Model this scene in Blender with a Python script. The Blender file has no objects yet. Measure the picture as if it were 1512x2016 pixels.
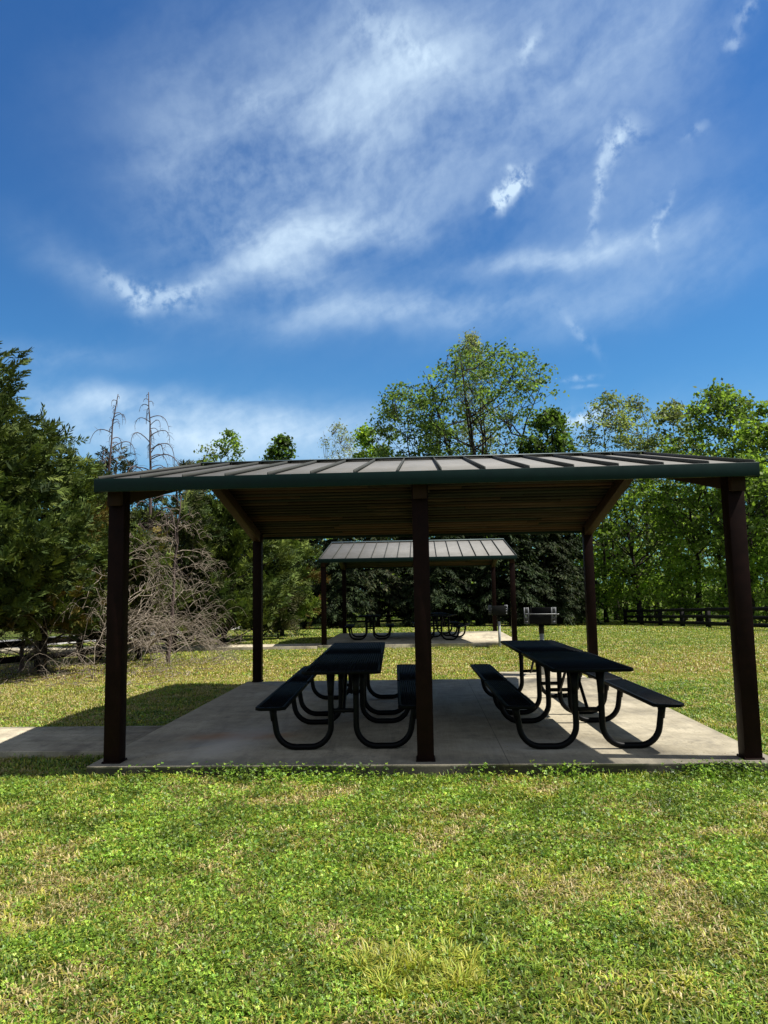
import bpy, bmesh, math
import numpy as np
from mathutils import Matrix, Vector

C = bpy.context.scene.collection
R = math.radians

# ------------------------------------------------------------------ camera
F, YAW, PITCH, ROLL, H = 1447.85, 0.04935, 0.1058, 0.0176, 1.55
_cy, _sy = math.cos(YAW), math.sin(YAW)
FWD = np.array([-_sy*math.cos(PITCH), _cy*math.cos(PITCH), math.sin(PITCH)])
_r0 = np.array([_cy, _sy, 0.0]); _u0 = np.cross(_r0, FWD)
RT = math.cos(ROLL)*_r0 - math.sin(ROLL)*_u0
UP = math.sin(ROLL)*_r0 + math.cos(ROLL)*_u0
cam = bpy.data.cameras.new('camera'); camo = bpy.data.objects.new('camera', cam); C.objects.link(camo)
cam.sensor_fit = 'VERTICAL'; cam.sensor_height = 36; cam.lens = 36*F/2016
cam.clip_start = 0.05; cam.clip_end = 3000
m = Matrix.Identity(4)
for i in range(3):
    m[i][0] = RT[i]; m[i][1] = UP[i]; m[i][2] = -FWD[i]
m[2][3] = H
camo.matrix_world = m
bpy.context.scene.camera = camo

def ray(px, py):
    return ((px-756)/F)*RT + ((1008-py)/F)*UP + FWD
def at(px, py, Y):
    d = ray(px, py); return np.array([0, 0, H]) + d*(Y/d[1])
def azel(px, py):
    d = ray(px, py); d = d/np.linalg.norm(d)
    return math.degrees(math.atan2(d[0], d[1])), math.degrees(math.asin(d[2]))

# ------------------------------------------------------------------ light, sky
S = np.array([1.0, -0.09, 0.0]); S = S/np.linalg.norm(S)*math.cos(R(61.2)); S[2] = math.sin(R(61.2))
sun = bpy.data.lights.new('sun', 'SUN'); sun.energy = 5.0; sun.angle = R(0.53); sun.color = (1, .955, .88)
so = bpy.data.objects.new('sun', sun); C.objects.link(so)
so.rotation_euler = Vector(-S).to_track_quat('-Z', 'Y').to_euler()

class Ex:
    """tiny expression wrapper that writes shader math nodes"""
    def __init__(s, t, sock): s.t, s.k = t, sock
    def op(s, o, b=None, c=None, clamp=False):
        n = s.t.nodes.new('ShaderNodeMath'); n.operation = o; n.use_clamp = clamp
        for i, v in enumerate((s, b, c)):
            if v is None: continue
            if isinstance(v, Ex): s.t.links.new(v.k, n.inputs[i])
            else: n.inputs[i].default_value = v
        return Ex(s.t, n.outputs[0])
    def __add__(s, b): return s.op('ADD', b)
    def __sub__(s, b): return s.op('SUBTRACT', b)
    def __mul__(s, b): return s.op('MULTIPLY', b)
    def __radd__(s, b): return s.op('ADD', b)
    def __rmul__(s, b): return s.op('MULTIPLY', b)
    def __truediv__(s, b): return s.op('DIVIDE', b)
    def clamp(s): return s.op('ADD', 0.0, clamp=True)

def maprange(e, a, b, c=0.0, d=1.0, smooth=True):
    n = e.t.nodes.new('ShaderNodeMapRange')
    n.interpolation_type = 'SMOOTHSTEP' if smooth else 'LINEAR'
    e.t.links.new(e.k, n.inputs[0])
    for i, v in zip((1, 2, 3, 4), (a, b, c, d)): n.inputs[i].default_value = v
    return Ex(e.t, n.outputs[0])

def combine(t, x, y, z=0.0):
    n = t.nodes.new('ShaderNodeCombineXYZ')
    for i, v in enumerate((x, y, z)):
        if isinstance(v, Ex): t.links.new(v.k, n.inputs[i])
        else: n.inputs[i].default_value = v
    return n.outputs[0]

def noise(t, vec, scale, detail=4, rough=.55, dist=0.0, out=0):
    n = t.nodes.new('ShaderNodeTexNoise'); n.inputs['Scale'].default_value = scale
    n.inputs['Detail'].default_value = detail; n.inputs['Roughness'].default_value = rough
    n.inputs['Distortion'].default_value = dist
    if vec is not None: t.links.new(vec, n.inputs['Vector'])
    return Ex(t, n.outputs[out])

def mixc(t, fac, a, b, mode='MIX'):
    n = t.nodes.new('ShaderNodeMix'); n.data_type = 'RGBA'; n.blend_type = mode
    for i, v_ in ((0, fac), (6, a), (7, b)):
        if isinstance(v_, Ex): t.links.new(v_.k, n.inputs[i])
        elif isinstance(v_, (int, float)): n.inputs[i].default_value = v_
        elif isinstance(v_, tuple): n.inputs[i].default_value = (*v_, 1)
        else: t.links.new(v_, n.inputs[i])
    return n.outputs[2]
SKY_TINT = (.37, .86, 1.42); SKY_STR = .056
def build_world():
    w = bpy.data.worlds.new('World'); bpy.context.scene.world = w; w.use_nodes = True
    t = w.node_tree; t.nodes.clear()
    out = t.nodes.new('ShaderNodeOutputWorld'); bg = t.nodes.new('ShaderNodeBackground')
    sky = t.nodes.new('ShaderNodeTexSky'); sky.sky_type = 'NISHITA'; sky.sun_disc = False
    sky.sun_elevation = R(61.2); sky.sun_rotation = math.atan2(S[0], S[1])
    sky.air_density = 1.25; sky.dust_density = .8; sky.ozone_density = 2.6
    bg.inputs[1].default_value = SKY_STR
    mul = t.nodes.new('ShaderNodeMix'); mul.data_type = 'RGBA'; mul.blend_type = 'MULTIPLY'
    mul.inputs[0].default_value = 1
    t.links.new(sky.outputs[0], mul.inputs[6])
    tc = t.nodes.new('ShaderNodeTexCoord')
    sep = t.nodes.new('ShaderNodeSeparateXYZ'); t.links.new(tc.outputs['Generated'], sep.inputs[0])
    x, y, z = (Ex(t, sep.outputs[i]) for i in range(3))
    az = x.op('ARCTAN2', y)*57.2958
    el = z.op('ARCSINE')*57.2958
    base = combine(t, az, el)
    lowc = mixc(t, maprange(el, 34, 6), SKY_TINT, (.52, 1.16, 1.62)); t.links.new(lowc, mul.inputs[7])
    # domain warp
    wn = t.nodes.new('ShaderNodeTexNoise'); wn.inputs['Scale'].default_value = .11
    wn.inputs['Detail'].default_value = 4; wn.inputs['Roughness'].default_value = .55
    t.links.new(base, wn.inputs['Vector'])
    ws = t.nodes.new('ShaderNodeSeparateXYZ'); t.links.new(wn.outputs['Color'], ws.inputs[0])
    wx = Ex(t, ws.outputs[0]) - .5; wy = Ex(t, ws.outputs[1]) - .5
    u = az + wx*4.2; v = el + wy*3.6
    us = az + wx*1.2; vs = el + wy*1.2
    fine = noise(t, combine(t, us, vs), .95, 4, .55)
    fx = noise(t, combine(t, az, el, 7.0), .55, 3, .5) - .5
    # wisps: noise stretched along the drift direction
    ang = R(24); ca, sa = math.cos(ang), math.sin(ang)
    p = u*ca + v*sa; q = v*ca - u*sa
    wisp = noise(t, combine(t, p*.055, q*.17), 1.0, 7, .55, .2)
    broad = noise(t, combine(t, p*.05, q*.08, 3.3), 1.0, 5, .55)
    def blob(px, py, rx, ry, rot=0, amp=1.0, warp=1.0, power=1.0):
        a, e = azel(px, py); ce = math.cos(R(e)); k = .0396*.93
        uu, vv = (u, v) if warp else (us + fx*1.5, vs - fx*1.1)
        du = (uu - a)*ce; dv = vv - e
        r_ = R(rot); c_, s_ = math.cos(r_), math.sin(r_)
        A = (du*c_ + dv*s_)/(rx*k); B = (dv*c_ - du*s_)/(ry*k)
        g = (A*A + B*B)*-1.0
        return g.op('EXPONENT')*amp
    tot = None
    def add(e):
        nonlocal tot
        tot = e if tot is None else tot + e
    soft = [ # veils
        (650, 330, 285, 210, 20, .74), (860, 90, 430, 120, 10, .50), (1250, 90, 260, 110, 25, .38),
        (430, 400, 110, 140, 60, .44), (1000, 230, 260, 120, 25, .32), (1250, 380, 200, 140, 0, .34),
        (660, 445, 160, 34, 8, .75), (550, 515, 110, 50, -15, .85), (760, 455, 140, 26, -4, .35),
        (400, 565, 90, 42, 32, .62), (1130, 498, 190, 24, 3, .95), (1000, 505, 90, 22, 10, .35),
        (850, 610, 280, 34, 3, .92), (700, 615, 120, 36, -8, .30), (1190, 610, 260, 40, 6, .34),
        (180, 535, 120, 34, -20, .40), (330, 330, 60, 160, -10, .18), (700, 240, 160, 110, 40, .26),
        (210, 795, 300, 30, -2, .95), (330, 862, 380, 48, 2, 1.0), (620, 885, 420, 80, 0, .75), (60, 700, 170, 30, 6, .5), (1330, 860, 320, 90, 0, .22),
        (760, 60, 120, 60, -40, .30), (480, 340, 90, 24, 8, .34), (1340, 490, 150, 60, 0, .28)]
    for b in soft: add(blob(*b))
    tex = maprange(wisp, .32, .70)*.46 + maprange(broad, .3, .75)*.16 + maprange(fine, .3, .7)*.10 + .05
    soft_d = tot*1.12*tex
    # unseen bright cloud added outside the framed sky, to fill the shade neutrally
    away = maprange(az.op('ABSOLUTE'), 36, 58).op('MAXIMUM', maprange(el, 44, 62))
    fill_cloud = away*maprange(el, -2, 6)*(maprange(broad, .28, .60)*.50 + .28)
    tot = None
    sharp = [
        (300, 578, 66, 17, -12, .42), (272, 590, 17, 24, 0, .40), (365, 575, 50, 16, 22, .34), (240, 560, 40, 14, -38, .26),
        (1022, 358, 28, 12, 52, 1.05), (990, 382, 26, 13, 38, 1.05), (980, 402, 9, 14, 0, .55), (1008, 335, 9, 8, 0, .5),
        (1226, 268, 30, 24, 40, .50), (1208, 305, 30, 14, 60, .34), (1187, 350, 48, 10, 82, .36), (1172, 425, 55, 8, 78, .24),
        (1305, 420, 36, 7, 62, .30), (1294, 465, 44, 6, 95, .26), (1045, 88, 26, 14, 60, .40), (1138, 650, 52, 10, -55, .22),
        (1365, 255, 20, 10, 40, .22), (1440, 80, 16, 8, 20, .30), (1470, 20, 30, 12, 40, .34), (1152, 824, 48, 17, 8, 1.0),
        (1135, 745, 34, 5, 5, .3), (1150, 760, 28, 4, 0, .25), (820, 105, 60, 22, -30, .14), (740, 60, 50, 24, -45, .16), (500, 200, 30, 22, 0, .10)]
    for b in sharp: add(blob(*b, 0))
    sharp_d = tot*maprange(fine, .32, .60)
    dens = (soft_d + sharp_d).clamp()
    # haze band near the horizon is part of the sky model; add faint whitening low down
    mix = t.nodes.new('ShaderNodeMix'); mix.data_type = 'RGBA'
    t.links.new((dens*.86).k, mix.inputs[0]); t.links.new(mul.outputs[2], mix.inputs[6])
    mix.inputs[7].default_value = (9.2, 11.5, 13.6, 1)
    t.links.new(mixc(t, fill_cloud.clamp(), mix.outputs[2], (5.7, 5.35, 5.0)), bg.inputs[0]); t.links.new(bg.outputs[0], out.inputs[0])
    w.cycles.sampling_method = 'MANUAL'; w.cycles.sample_map_resolution = 512
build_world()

vs_ = bpy.context.scene.view_settings
vs_.view_transform = 'Standard'; vs_.look = 'None'; vs_.gamma = 1; vs_.exposure = .55; vs_.use_curve_mapping = False
cy = bpy.context.scene.cycles
cy.max_bounces = 7; cy.diffuse_bounces = 4; cy.glossy_bounces = 3; cy.transmission_bounces = 4; cy.transparent_max_bounces = 6
cy.sample_clamp_indirect = 6

# ------------------------------------------------------------------ materials
def mat(name, build):
    m_ = bpy.data.materials.new(name); m_.use_nodes = True
    t = m_.node_tree; bs = t.nodes['Principled BSDF']
    build(t, bs); return m_
def ramp(t, fac, stops):
    n = t.nodes.new('ShaderNodeValToRGB'); els = n.color_ramp.elements
    while len(els) < len(stops): els.new(.5)
    for e_, (p_, c_) in zip(els, stops): e_.position = p_; e_.color = (*c_, 1)
    t.links.new(fac.k, n.inputs[0]); return n.outputs[0]
def objco(t):
    return t.nodes.new('ShaderNodeTexCoord').outputs['Object']
def bump(t, bs, h, strength=.3, dist=.01):
    n = t.nodes.new('ShaderNodeBump'); n.inputs['Strength'].default_value = strength; n.inputs['Distance'].default_value = dist
    t.links.new(h.k, n.inputs['Height']); t.links.new(n.outputs[0], bs.inputs['Normal'])
def scaled(t, vec, sx, sy, sz):
    n = t.nodes.new('ShaderNodeMapping'); n.inputs['Scale'].default_value = (sx, sy, sz)
    t.links.new(vec, n.inputs['Vector']); return n.outputs[0]

def paint(name, c, rough=.45, var=.25, spec=.5):
    def b(t, bs):
        o = objco(t); n = noise(t, o, 9, 5, .6); f = noise(t, o, 90, 3, .6)
        lo = tuple(x*(1-var) for x in c); hi = tuple(min(1, x*(1+var)) for x in c)
        t.links.new(ramp(t, n, [(.3, lo), (.7, hi)]), bs.inputs['Base Color'])
        t.links.new((n*.25 + (rough-.12)).k, bs.inputs['Roughness'])
        bs.inputs['Specular IOR Level'].default_value = spec
        bump(t, bs, f, .08, .004)
    return mat(name, b)
M = {}
M['post'] = paint('brown_steel', (.012, .0046, .0038), .55, .3, .08)
M['fascia'] = paint('green_steel', (.0012, .0155, .013), .45, .15, .2)
M['rafter'] = paint('rafter_steel', (.028, .012, .008), .6, .2, .15)
M['trim'] = paint('trim_steel', (.10, .13, .12), .4, .15)
M['coat'] = paint('black_plastic_coat', (.0017, .0025, .0036), .55, .25, .10)
M['pipe'] = paint('black_pipe', (.0016, .0017, .0019), .45, .25, .14)
M['iron'] = paint('grill_iron', (.006, .006, .006), .6, .4, .2)
M['ironpale'] = paint('grill_pale_iron', (.10, .108, .12), .5, .35, .4)
M['zinc'] = paint('galvanised_steel', (.36, .37, .37), .5, .25)
M['fence'] = paint('black_fence_paint', (.005, .0045, .0045), .75, .45, .2)
def b_roof(t, bs):
    o = objco(t); n = noise(t, scaled(t, o, 1, .25, 1), 5, 5, .6); f = noise(t, o, 2.2, 3)
    at_ = t.nodes.new('ShaderNodeAttribute'); at_.attribute_name = 'Col'
    t.links.new(mixc(t, 1.0, ramp(t, n*.6 + f*.4, [(.32, (.178, .174, .160)), (.68, (.245, .238, .222))]), at_.outputs['Color'], 'MULTIPLY'), bs.inputs['Base Color'])
    bs.inputs['Roughness'].default_value = .75; bs.inputs['Specular IOR Level'].default_value = .12
    bump(t, bs, noise(t, o, 3.0, 2), .25, .02)
M['roof'] = mat('roof_metal', b_roof)
def b_wood(t, bs):
    o = objco(t)
    at_ = t.nodes.new('ShaderNodeAttribute'); at_.attribute_name = 'Col'
    g = noise(t, scaled(t, o, 1.2, 34, 34), 1.0, 6, .65, .4); k = noise(t, scaled(t, o, .9, 6, 6), 1.0, 3)
    c = mixc(t, maprange(g, .3, .75), (.55, .5, .46), (1.35, 1.3, 1.25))
    c2 = mixc(t, 1.0, at_.outputs['Color'], c, 'MULTIPLY')
    c3 = mixc(t, maprange(k, .58, .72)*.6, c2, (.085, .055, .036))
    t.links.new(c3, bs.inputs['Base Color']); bs.inputs['Roughness'].default_value = .75; bs.inputs['Specular IOR Level'].default_value = .08
    bump(t, bs, g, .3, .006)
M['wood'] = mat('plank_wood', b_wood)
def b_conc(t, bs, stain_shade=False, k=1.0):
    o = objco(t)
    big = noise(t, o, .9, 6, .6, .3); med = noise(t, o, 5, 6, .7); fi = noise(t, o, 70, 4, .7)
    br = noise(t, scaled(t, o, 60, 2.0, 10), 1.0, 3, .6)
    f = big*.45 + med*.33 + br*.14 + fi*.14
    c = ramp(t, f, [(.36, (.13*k, .114*k, .085*k)), (.5, (.30*k, .262*k, .185*k)), (.66, (.47*k, .415*k, .30*k))])
    dk = maprange(noise(t, o, 2.6, 7, .75, .6), .53, .70)*.6
    c = mixc(t, dk, c, (.12*k, .108*k, .09*k))
    c = mixc(t, maprange(noise(t, o, .55, 5, .65, 1.2), .50, .66)*.35, c, (.16*k, .142*k, .115*k))
    st_ = noise(t, scaled(t, o, 2.6, .45, 1), 1.0, 6, .65, .5)
    c = mixc(t, maprange(st_, .52, .70)*.5, c, (.115*k, .102*k, .08*k))
    c = mixc(t, maprange(st_, .46, .30)*.35, c, (.50*k, .45*k, .34*k))
    cr_ = (noise(t, o, 3.2, 6, .7, 1.5) - .5).op('ABSOLUTE')
    c = mixc(t, maprange(cr_, .012, .003)*maprange(big, .48, .6)*.5, c, (.05, .044, .036))
    sp = maprange(noise(t, o, 24, 2, .5), .66, .73)*.65
    c = mixc(t, sp, c, (.10, .09, .08))
    if stain_shade:
        # rust patch beside the left tables
        sp3 = t.nodes.new('ShaderNodeSeparateXYZ'); t.links.new(o, sp3.inputs[0])
        X, Y = Ex(t, sp3.outputs[0]), Ex(t, sp3.outputs[1])
        n1 = noise(t, o, 3.4, 5, .7) - .5
        for (sx, sy, rx, ry, a) in ((-2.12, 1.34, .34, .20, 1.3), (-1.72, 1.38, .30, .14, .75)):
            A = (X - sx + n1*.5)/rx; B = (Y - sy + n1*.4)/ry
            g = ((A*A + B*B)*-1.0).op('EXPONENT')*a
            c = mixc(t, g.clamp()*.9, c, (.30, .125, .022))
        # pale spill
        A = (X + 2.05 + (Y - .9)*-.18 + n1*.5)/.34; B = (Y - 1.0 + n1*.6)/.9
        c = mixc(t, (((A*A + B*B)*-1.0).op('EXPONENT')*.75).clamp(), c, (.52, .49, .43))
        A = (X - 1.0 + n1*.7)/.5; B = (Y - .75 + n1*.6)/.28
        c = mixc(t, (((A*A + B*B)*-1.0).op('EXPONENT')*.5).clamp(), c, (.50, .47, .41))
        # grime along the front edge
        ed = maprange(Y + n1*.5, .5, .05)*.45
        c = mixc(t, ed, c, (.12, .115, .10))
        jt = (X - .74 + (n1*.004)).op('ABSOLUTE'); c = mixc(t, maprange(jt, .006, .003)*.55, c, (.05, .046, .04))
        # fine wandering crack
        cr = (Y - 2.55 - X*.05 + (noise(t, o, 1.5, 4) - .5)*.5).op('ABSOLUTE')
        c = mixc(t, maprange(cr, .010, .002)*.35, c, (.06, .055, .05))
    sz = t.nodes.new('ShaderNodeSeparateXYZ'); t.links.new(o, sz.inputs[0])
    if stain_shade: c = mixc(t, maprange(Ex(t, sz.outputs[2]) + (med-.5)*.03, -.003, -.022)*.9, c, (.038, .036, .026))  # faces below the top edge tinted dark: shade painted into the colour
    t.links.new(c, bs.inputs['Base Color']); bs.inputs['Roughness'].default_value = .85
    bs.inputs['Specular IOR Level'].default_value = .3
    bump(t, bs, fi*.5 + br*.6 + med*.3, .35, .008)
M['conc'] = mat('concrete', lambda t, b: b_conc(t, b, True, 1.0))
M['conc2'] = mat('concrete_path', lambda t, b: b_conc(t, b, False, 1.3))
def b_road(t, bs):
    o = objco(t); n = noise(t, o, .6, 6, .6); f = noise(t, o, 60, 3)
    t.links.new(ramp(t, n*.7 + f*.3, [(.35, (.30, .29, .275)), (.65, (.42, .41, .39))]), bs.inputs['Base Color'])
    bs.inputs['Roughness'].default_value = .9
M['road'] = mat('road_surface', b_road)
def b_lawn(t, bs):
    o = objco(t)
    big = noise(t, o, .22, 5, .6, .4); med = noise(t, o, 1.6, 5, .65); fi = noise(t, scaled(t, o, 1, .5, 1), 26, 5, .7)
    sp3 = t.nodes.new('ShaderNodeSeparateXYZ'); t.links.new(o, sp3.inputs[0]); Y = Ex(t, sp3.outputs[1])
    band = maprange(Y, 10.5, 14.5)*maprange(Y, 24, 17)
    tan = maprange(big*.55 + med*.45 + band*.16, .50, .68)
    green = ramp(t, fi, [(.3, (.016, .026, .006)), (.7, (.11, .15, .026))])
    straw = ramp(t, fi, [(.3, (.10, .08, .022)), (.7, (.26, .205, .062))])
    c = mixc(t, tan, green, straw)
    # bare needle-littered soil under the left trees
    X = Ex(t, sp3.outputs[0])
    e1 = ((X + 9.2)/3.4 + (med-.5)*.9); e2 = ((Y - 15.2)/3.0 + (big-.5)*1.2)
    soil = maprange(((e1*e1 + e2*e2)*-1.0).op('EXPONENT'), .25, .55)
    c = mixc(t, soil*.85, c, ramp(t, fi, [(.3, (.05, .028, .016)), (.7, (.15, .085, .05))]))
    t.links.new(c, bs.inputs['Base Color']); bs.inputs['Roughness'].default_value = .95
    bs.inputs['Specular IOR Level'].default_value = .1
    bump(t, bs, fi*.6 + med*.4, .9, .06)
M['lawn'] = mat('lawn_soil', b_lawn)
def leafmat(name, trans=.35, rough=.55, spec=.35, tint=(1.15, 1.25, .55)):
    def b(t, bs):
        at_ = t.nodes.new('ShaderNodeAttribute'); at_.attribute_name = 'Col'
        t.links.new(at_.outputs['Color'], bs.inputs['Base Color'])
        bs.inputs['Roughness'].default_value = rough; bs.inputs['Specular IOR Level'].default_value = spec
        tr = t.nodes.new('ShaderNodeBsdfTranslucent')
        t.links.new(mixc(t, 1.0, at_.outputs['Color'], tint, 'MULTIPLY'), tr.inputs[0])
        mx = t.nodes.new('ShaderNodeMixShader'); mx.inputs[0].default_value = trans
        t.links.new(bs.outputs[0], mx.inputs[1]); t.links.new(tr.outputs[0], mx.inputs[2])
        t.links.new(mx.outputs[0], t.nodes['Material Output'].inputs[0])
    return mat(name, b)
M['leaf'] = leafmat('leaf', .56, .55, .25)
M['grass'] = leafmat('grass_blade', .24, .45, .35)
M['needle'] = leafmat('needle', .2, .65, .12, (1.1, 1.15, .6))
def bark(name, lo, hi):
    def b(t, bs):
        o = objco(t); n = noise(t, scaled(t, o, 6, 6, 1.2), 2.0, 6, .7, .3)
        t.links.new(ramp(t, n, [(.3, lo), (.7, hi)]), bs.inputs['Base Color']); bs.inputs['Roughness'].default_value = .9
        bs.inputs['Specular IOR Level'].default_value = .2
        bump(t, bs, n, .6, .03)
    return mat(name, b)
M['bark'] = bark('bark', (.012, .009, .007), (.05, .04, .032))
M['bark_pale'] = bark('bark_pale', (.08, .07, .06), (.22, .20, .175))
M['dead'] = bark('dead_wood', (.085, .068, .05), (.40, .335, .265))
M['dead_dark'] = bark('dead_wood_dark', (.05, .036, .034), (.17, .125, .115))

# ------------------------------------------------------------------ mesh helpers
def link(name, me, material, parent=None):
    o = bpy.data.objects.new(name, me); C.objects.link(o)
    if material: me.materials.append(material)
    if parent: o.parent = parent
    return o
def mesh_np(name, V, faces, material, parent=None, col=None, smooth=False):
    """faces: list of (n,k) int arrays"""
    me = bpy.data.meshes.new(name); V = np.asarray(V, np.float32)
    me.vertices.add(len(V)); me.vertices.foreach_set('co', V.ravel())
    idx = np.concatenate([f.ravel() for f in faces]).astype(np.int32)
    cnt = np.concatenate([np.full(len(f), f.shape[1]) for f in faces]).astype(np.int32)
    st = np.concatenate([[0], np.cumsum(cnt)[:-1]]).astype(np.int32)
    me.loops.add(len(idx)); me.loops.foreach_set('vertex_index', idx)
    me.polygons.add(len(cnt)); me.polygons.foreach_set('loop_start', st); me.polygons.foreach_set('loop_total', cnt)
    if smooth: me.polygons.foreach_set('use_smooth', np.ones(len(cnt), bool))
    me.update(calc_edges=True)
    if col is not None:
        a = me.color_attributes.new('Col', 'FLOAT_COLOR', 'POINT')
        a.data.foreach_set('color', np.concatenate([col, np.ones((len(col), 1))], 1).astype(np.float32).ravel())
    return link(name, me, material, parent)

class MB:
    def __init__(s): s.v, s.q, s.t, s.c, s.n = [], [], [], [], 0
    def raw(s, V, quads=(), tris=(), col=None):
        V = np.asarray(V, float)
        if len(quads): s.q.append(np.asarray(quads, int) + s.n)
        if len(tris): s.t.append(np.asarray(tris, int) + s.n)
        s.v.append(V); s.n += len(V)
        s.c.append(np.tile(col if col is not None else (1, 1, 1), (len(V), 1)))
    def hexa(s, P, col=None):   # 8 points: bottom 4 ccw, top 4 ccw
        s.raw(P, [(3, 2, 1, 0), (4, 5, 6, 7), (0, 1, 5, 4), (1, 2, 6, 5), (2, 3, 7, 6), (3, 0, 4, 7)], col=col)
    def box(s, x0, x1, y0, y1, z0, z1, col=None):
        s.hexa([(x0, y0, z0), (x1, y0, z0), (x1, y1, z0), (x0, y1, z0), (x0, y0, z1), (x1, y0, z1), (x1, y1, z1), (x0, y1, z1)], col)
    def beam(s, a, b, w, h, col=None, up=(0, 0, 1)):
        a, b = np.array(a, float), np.array(b, float); d = (b-a)/np.linalg.norm(b-a)
        sd = np.cross(d, up); sd /= np.linalg.norm(sd); u = np.cross(sd, d)
        P = [p + sd*i*w/2 + u*j*h/2 for j in (-1, 1) for p, i in ((a, -1), (a, 1), (b, 1), (b, -1))]
        s.hexa(P, col)
    def tube(s, P, rad, n=6, cap=True, col=None):
        P = np.asarray(P, float); k = len(P); rad = np.broadcast_to(rad, (k,))
        T = np.gradient(P, axis=0); T /= (np.linalg.norm(T, axis=1, keepdims=True)+1e-9)
        ref = np.array([0, 0, 1.0]) if abs(T[0][2]) < .9 else np.array([1.0, 0, 0])
        a = np.cross(T[0], ref); a /= np.linalg.norm(a)
        an = np.arange(n)*2*math.pi/n; ca, sa = np.cos(an)[:, None], np.sin(an)[:, None]; V = []
        for i in range(k):
            a = a - T[i]*np.dot(a, T[i]); a /= (np.linalg.norm(a)+1e-9); b = np.cross(T[i], a)
            V.append(P[i] + rad[i]*(ca*a + sa*b))
        V = np.concatenate(V); i = np.arange(k-1)[:, None]*n; j = np.arange(n)[None]; j2 = (j+1) % n
        Q = np.stack([i+j, i+j2, i+n+j2, i+n+j], -1).reshape(-1, 4)
        tr = []
        if cap:
            V = np.concatenate([V, P[:1], P[-1:]])
            tr = [(k*n, (q+1) % n, q) for q in range(n)] + [(k*n+1, (k-1)*n+q, (k-1)*n+(q+1) % n) for q in range(n)]
        s.raw(V, Q, tr, col)
    def build(s, name, material, parent=None, smooth=False, bevel=0, colour=False):
        fs = []
        if s.q: fs.append(np.concatenate(s.q))
        if s.t: fs.append(np.concatenate(s.t))
        o = mesh_np(name, np.concatenate(s.v), fs, material, parent, np.concatenate(s.c) if colour else None, smooth)
        if bevel:
            b = o.modifiers.new('bevel', 'BEVEL'); b.width = bevel; b.segments = 2; b.limit_method = 'ANGLE'
        return o

def tag(o, label=None, cat=None, group=None, kind=None):
    if label: o['label'] = label
    if cat: o['category'] = cat
    if group: o['group'] = group
    if kind: o['kind'] = kind
    return o
def empty(name, loc, rz=0.0):
    o = bpy.data.objects.new(name, None); C.objects.link(o); o.empty_display_size = .2
    o.location = loc; o.rotation_euler = (0, 0, rz); return o
def copy_tree(o, parent=None):
    c = o.copy(); C.objects.link(c)
    if parent: c.parent = parent
    for ch in list(o.children): copy_tree(ch, c)
    return c

# value noise for numpy
_lat = np.random.default_rng(5).random((256, 256))
def vn(x, y):
    xi, yi = np.floor(x).astype(int), np.floor(y).astype(int); fx, fy = x-xi, y-yi
    fx, fy = fx*fx*(3-2*fx), fy*fy*(3-2*fy); g = lambda a, b: _lat[a % 256, b % 256]
    return (g(xi, yi)*(1-fx)+g(xi+1, yi)*fx)*(1-fy) + (g(xi, yi+1)*(1-fx)+g(xi+1, yi+1)*fx)*fy
def fbm(x, y, o=4):
    a, s_, w = 0, 0, 1.0
    for i in range(o): a = a + w*vn(x*2**i+17*i, y*2**i+31*i); s_ += w; w *= .55
    return a/s_

# ------------------------------------------------------------------ terrain
def gz(x, y):
    x, y = np.asarray(x, float), np.asarray(y, float)
    z = np.interp(y, [-20, 5.5, 6.8, 13, 20, 28, 36, 50, 80, 150, 600], [-.16, -.14, -.11, -.10, -.19, -.24, -.42, -.92, -1.5, -2, -2])
    z = z - .10*np.clip((np.abs(x+.2)-3.2)/8, 0, 1)*np.clip((y-24)/10, 0, 1)
    near = np.clip((60-y)/20, 0, 1)
    return z + near*.05*(fbm(x*.35, y*.35, 3)-.5)
OFF = (-.13, 15.83, -.09)       # second shelter relative to the first
def in_rect(x, y, r): return (x > r[0]) & (x < r[1]) & (y > r[2]) & (y < r[3])
SLAB = (-3.09, 3.10, 6.74, 12.98)
SLAB2 = tuple(SLAB[i] + (OFF[0] if i < 2 else OFF[1]) for i in range(4))
WALK = (-30, -3.09, 7.55, 8.98)
WALK2 = (-26, SLAB2[0], 22.55, 23.7)
PAD = (1.25, 2.85, 12.99, 14.3)
ROADX = -13.5

gx = np.concatenate([-np.geomspace(900, 14, 26), np.linspace(-13, 13, 105), np.geomspace(14, 900, 26)])
gy = np.concatenate([-np.geomspace(300, 3, 10), np.linspace(-2, 60, 249), np.geomspace(62, 1500, 26)])
GX, GY = np.meshgrid(gx, gy)
nx, ny = len(gx), len(gy); I = np.arange(nx*ny).reshape(ny, nx)
tag(mesh_np('lawn', np.stack([GX.ravel(), GY.ravel(), gz(GX, GY).ravel()], 1),
    [np.stack([I[:-1, :-1], I[:-1, 1:], I[1:, 1:], I[1:, :-1]], -1).reshape(-1, 4)], M['lawn'], smooth=True), kind='structure',
    label='grassy lawn around the shelters', cat='lawn')

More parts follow.
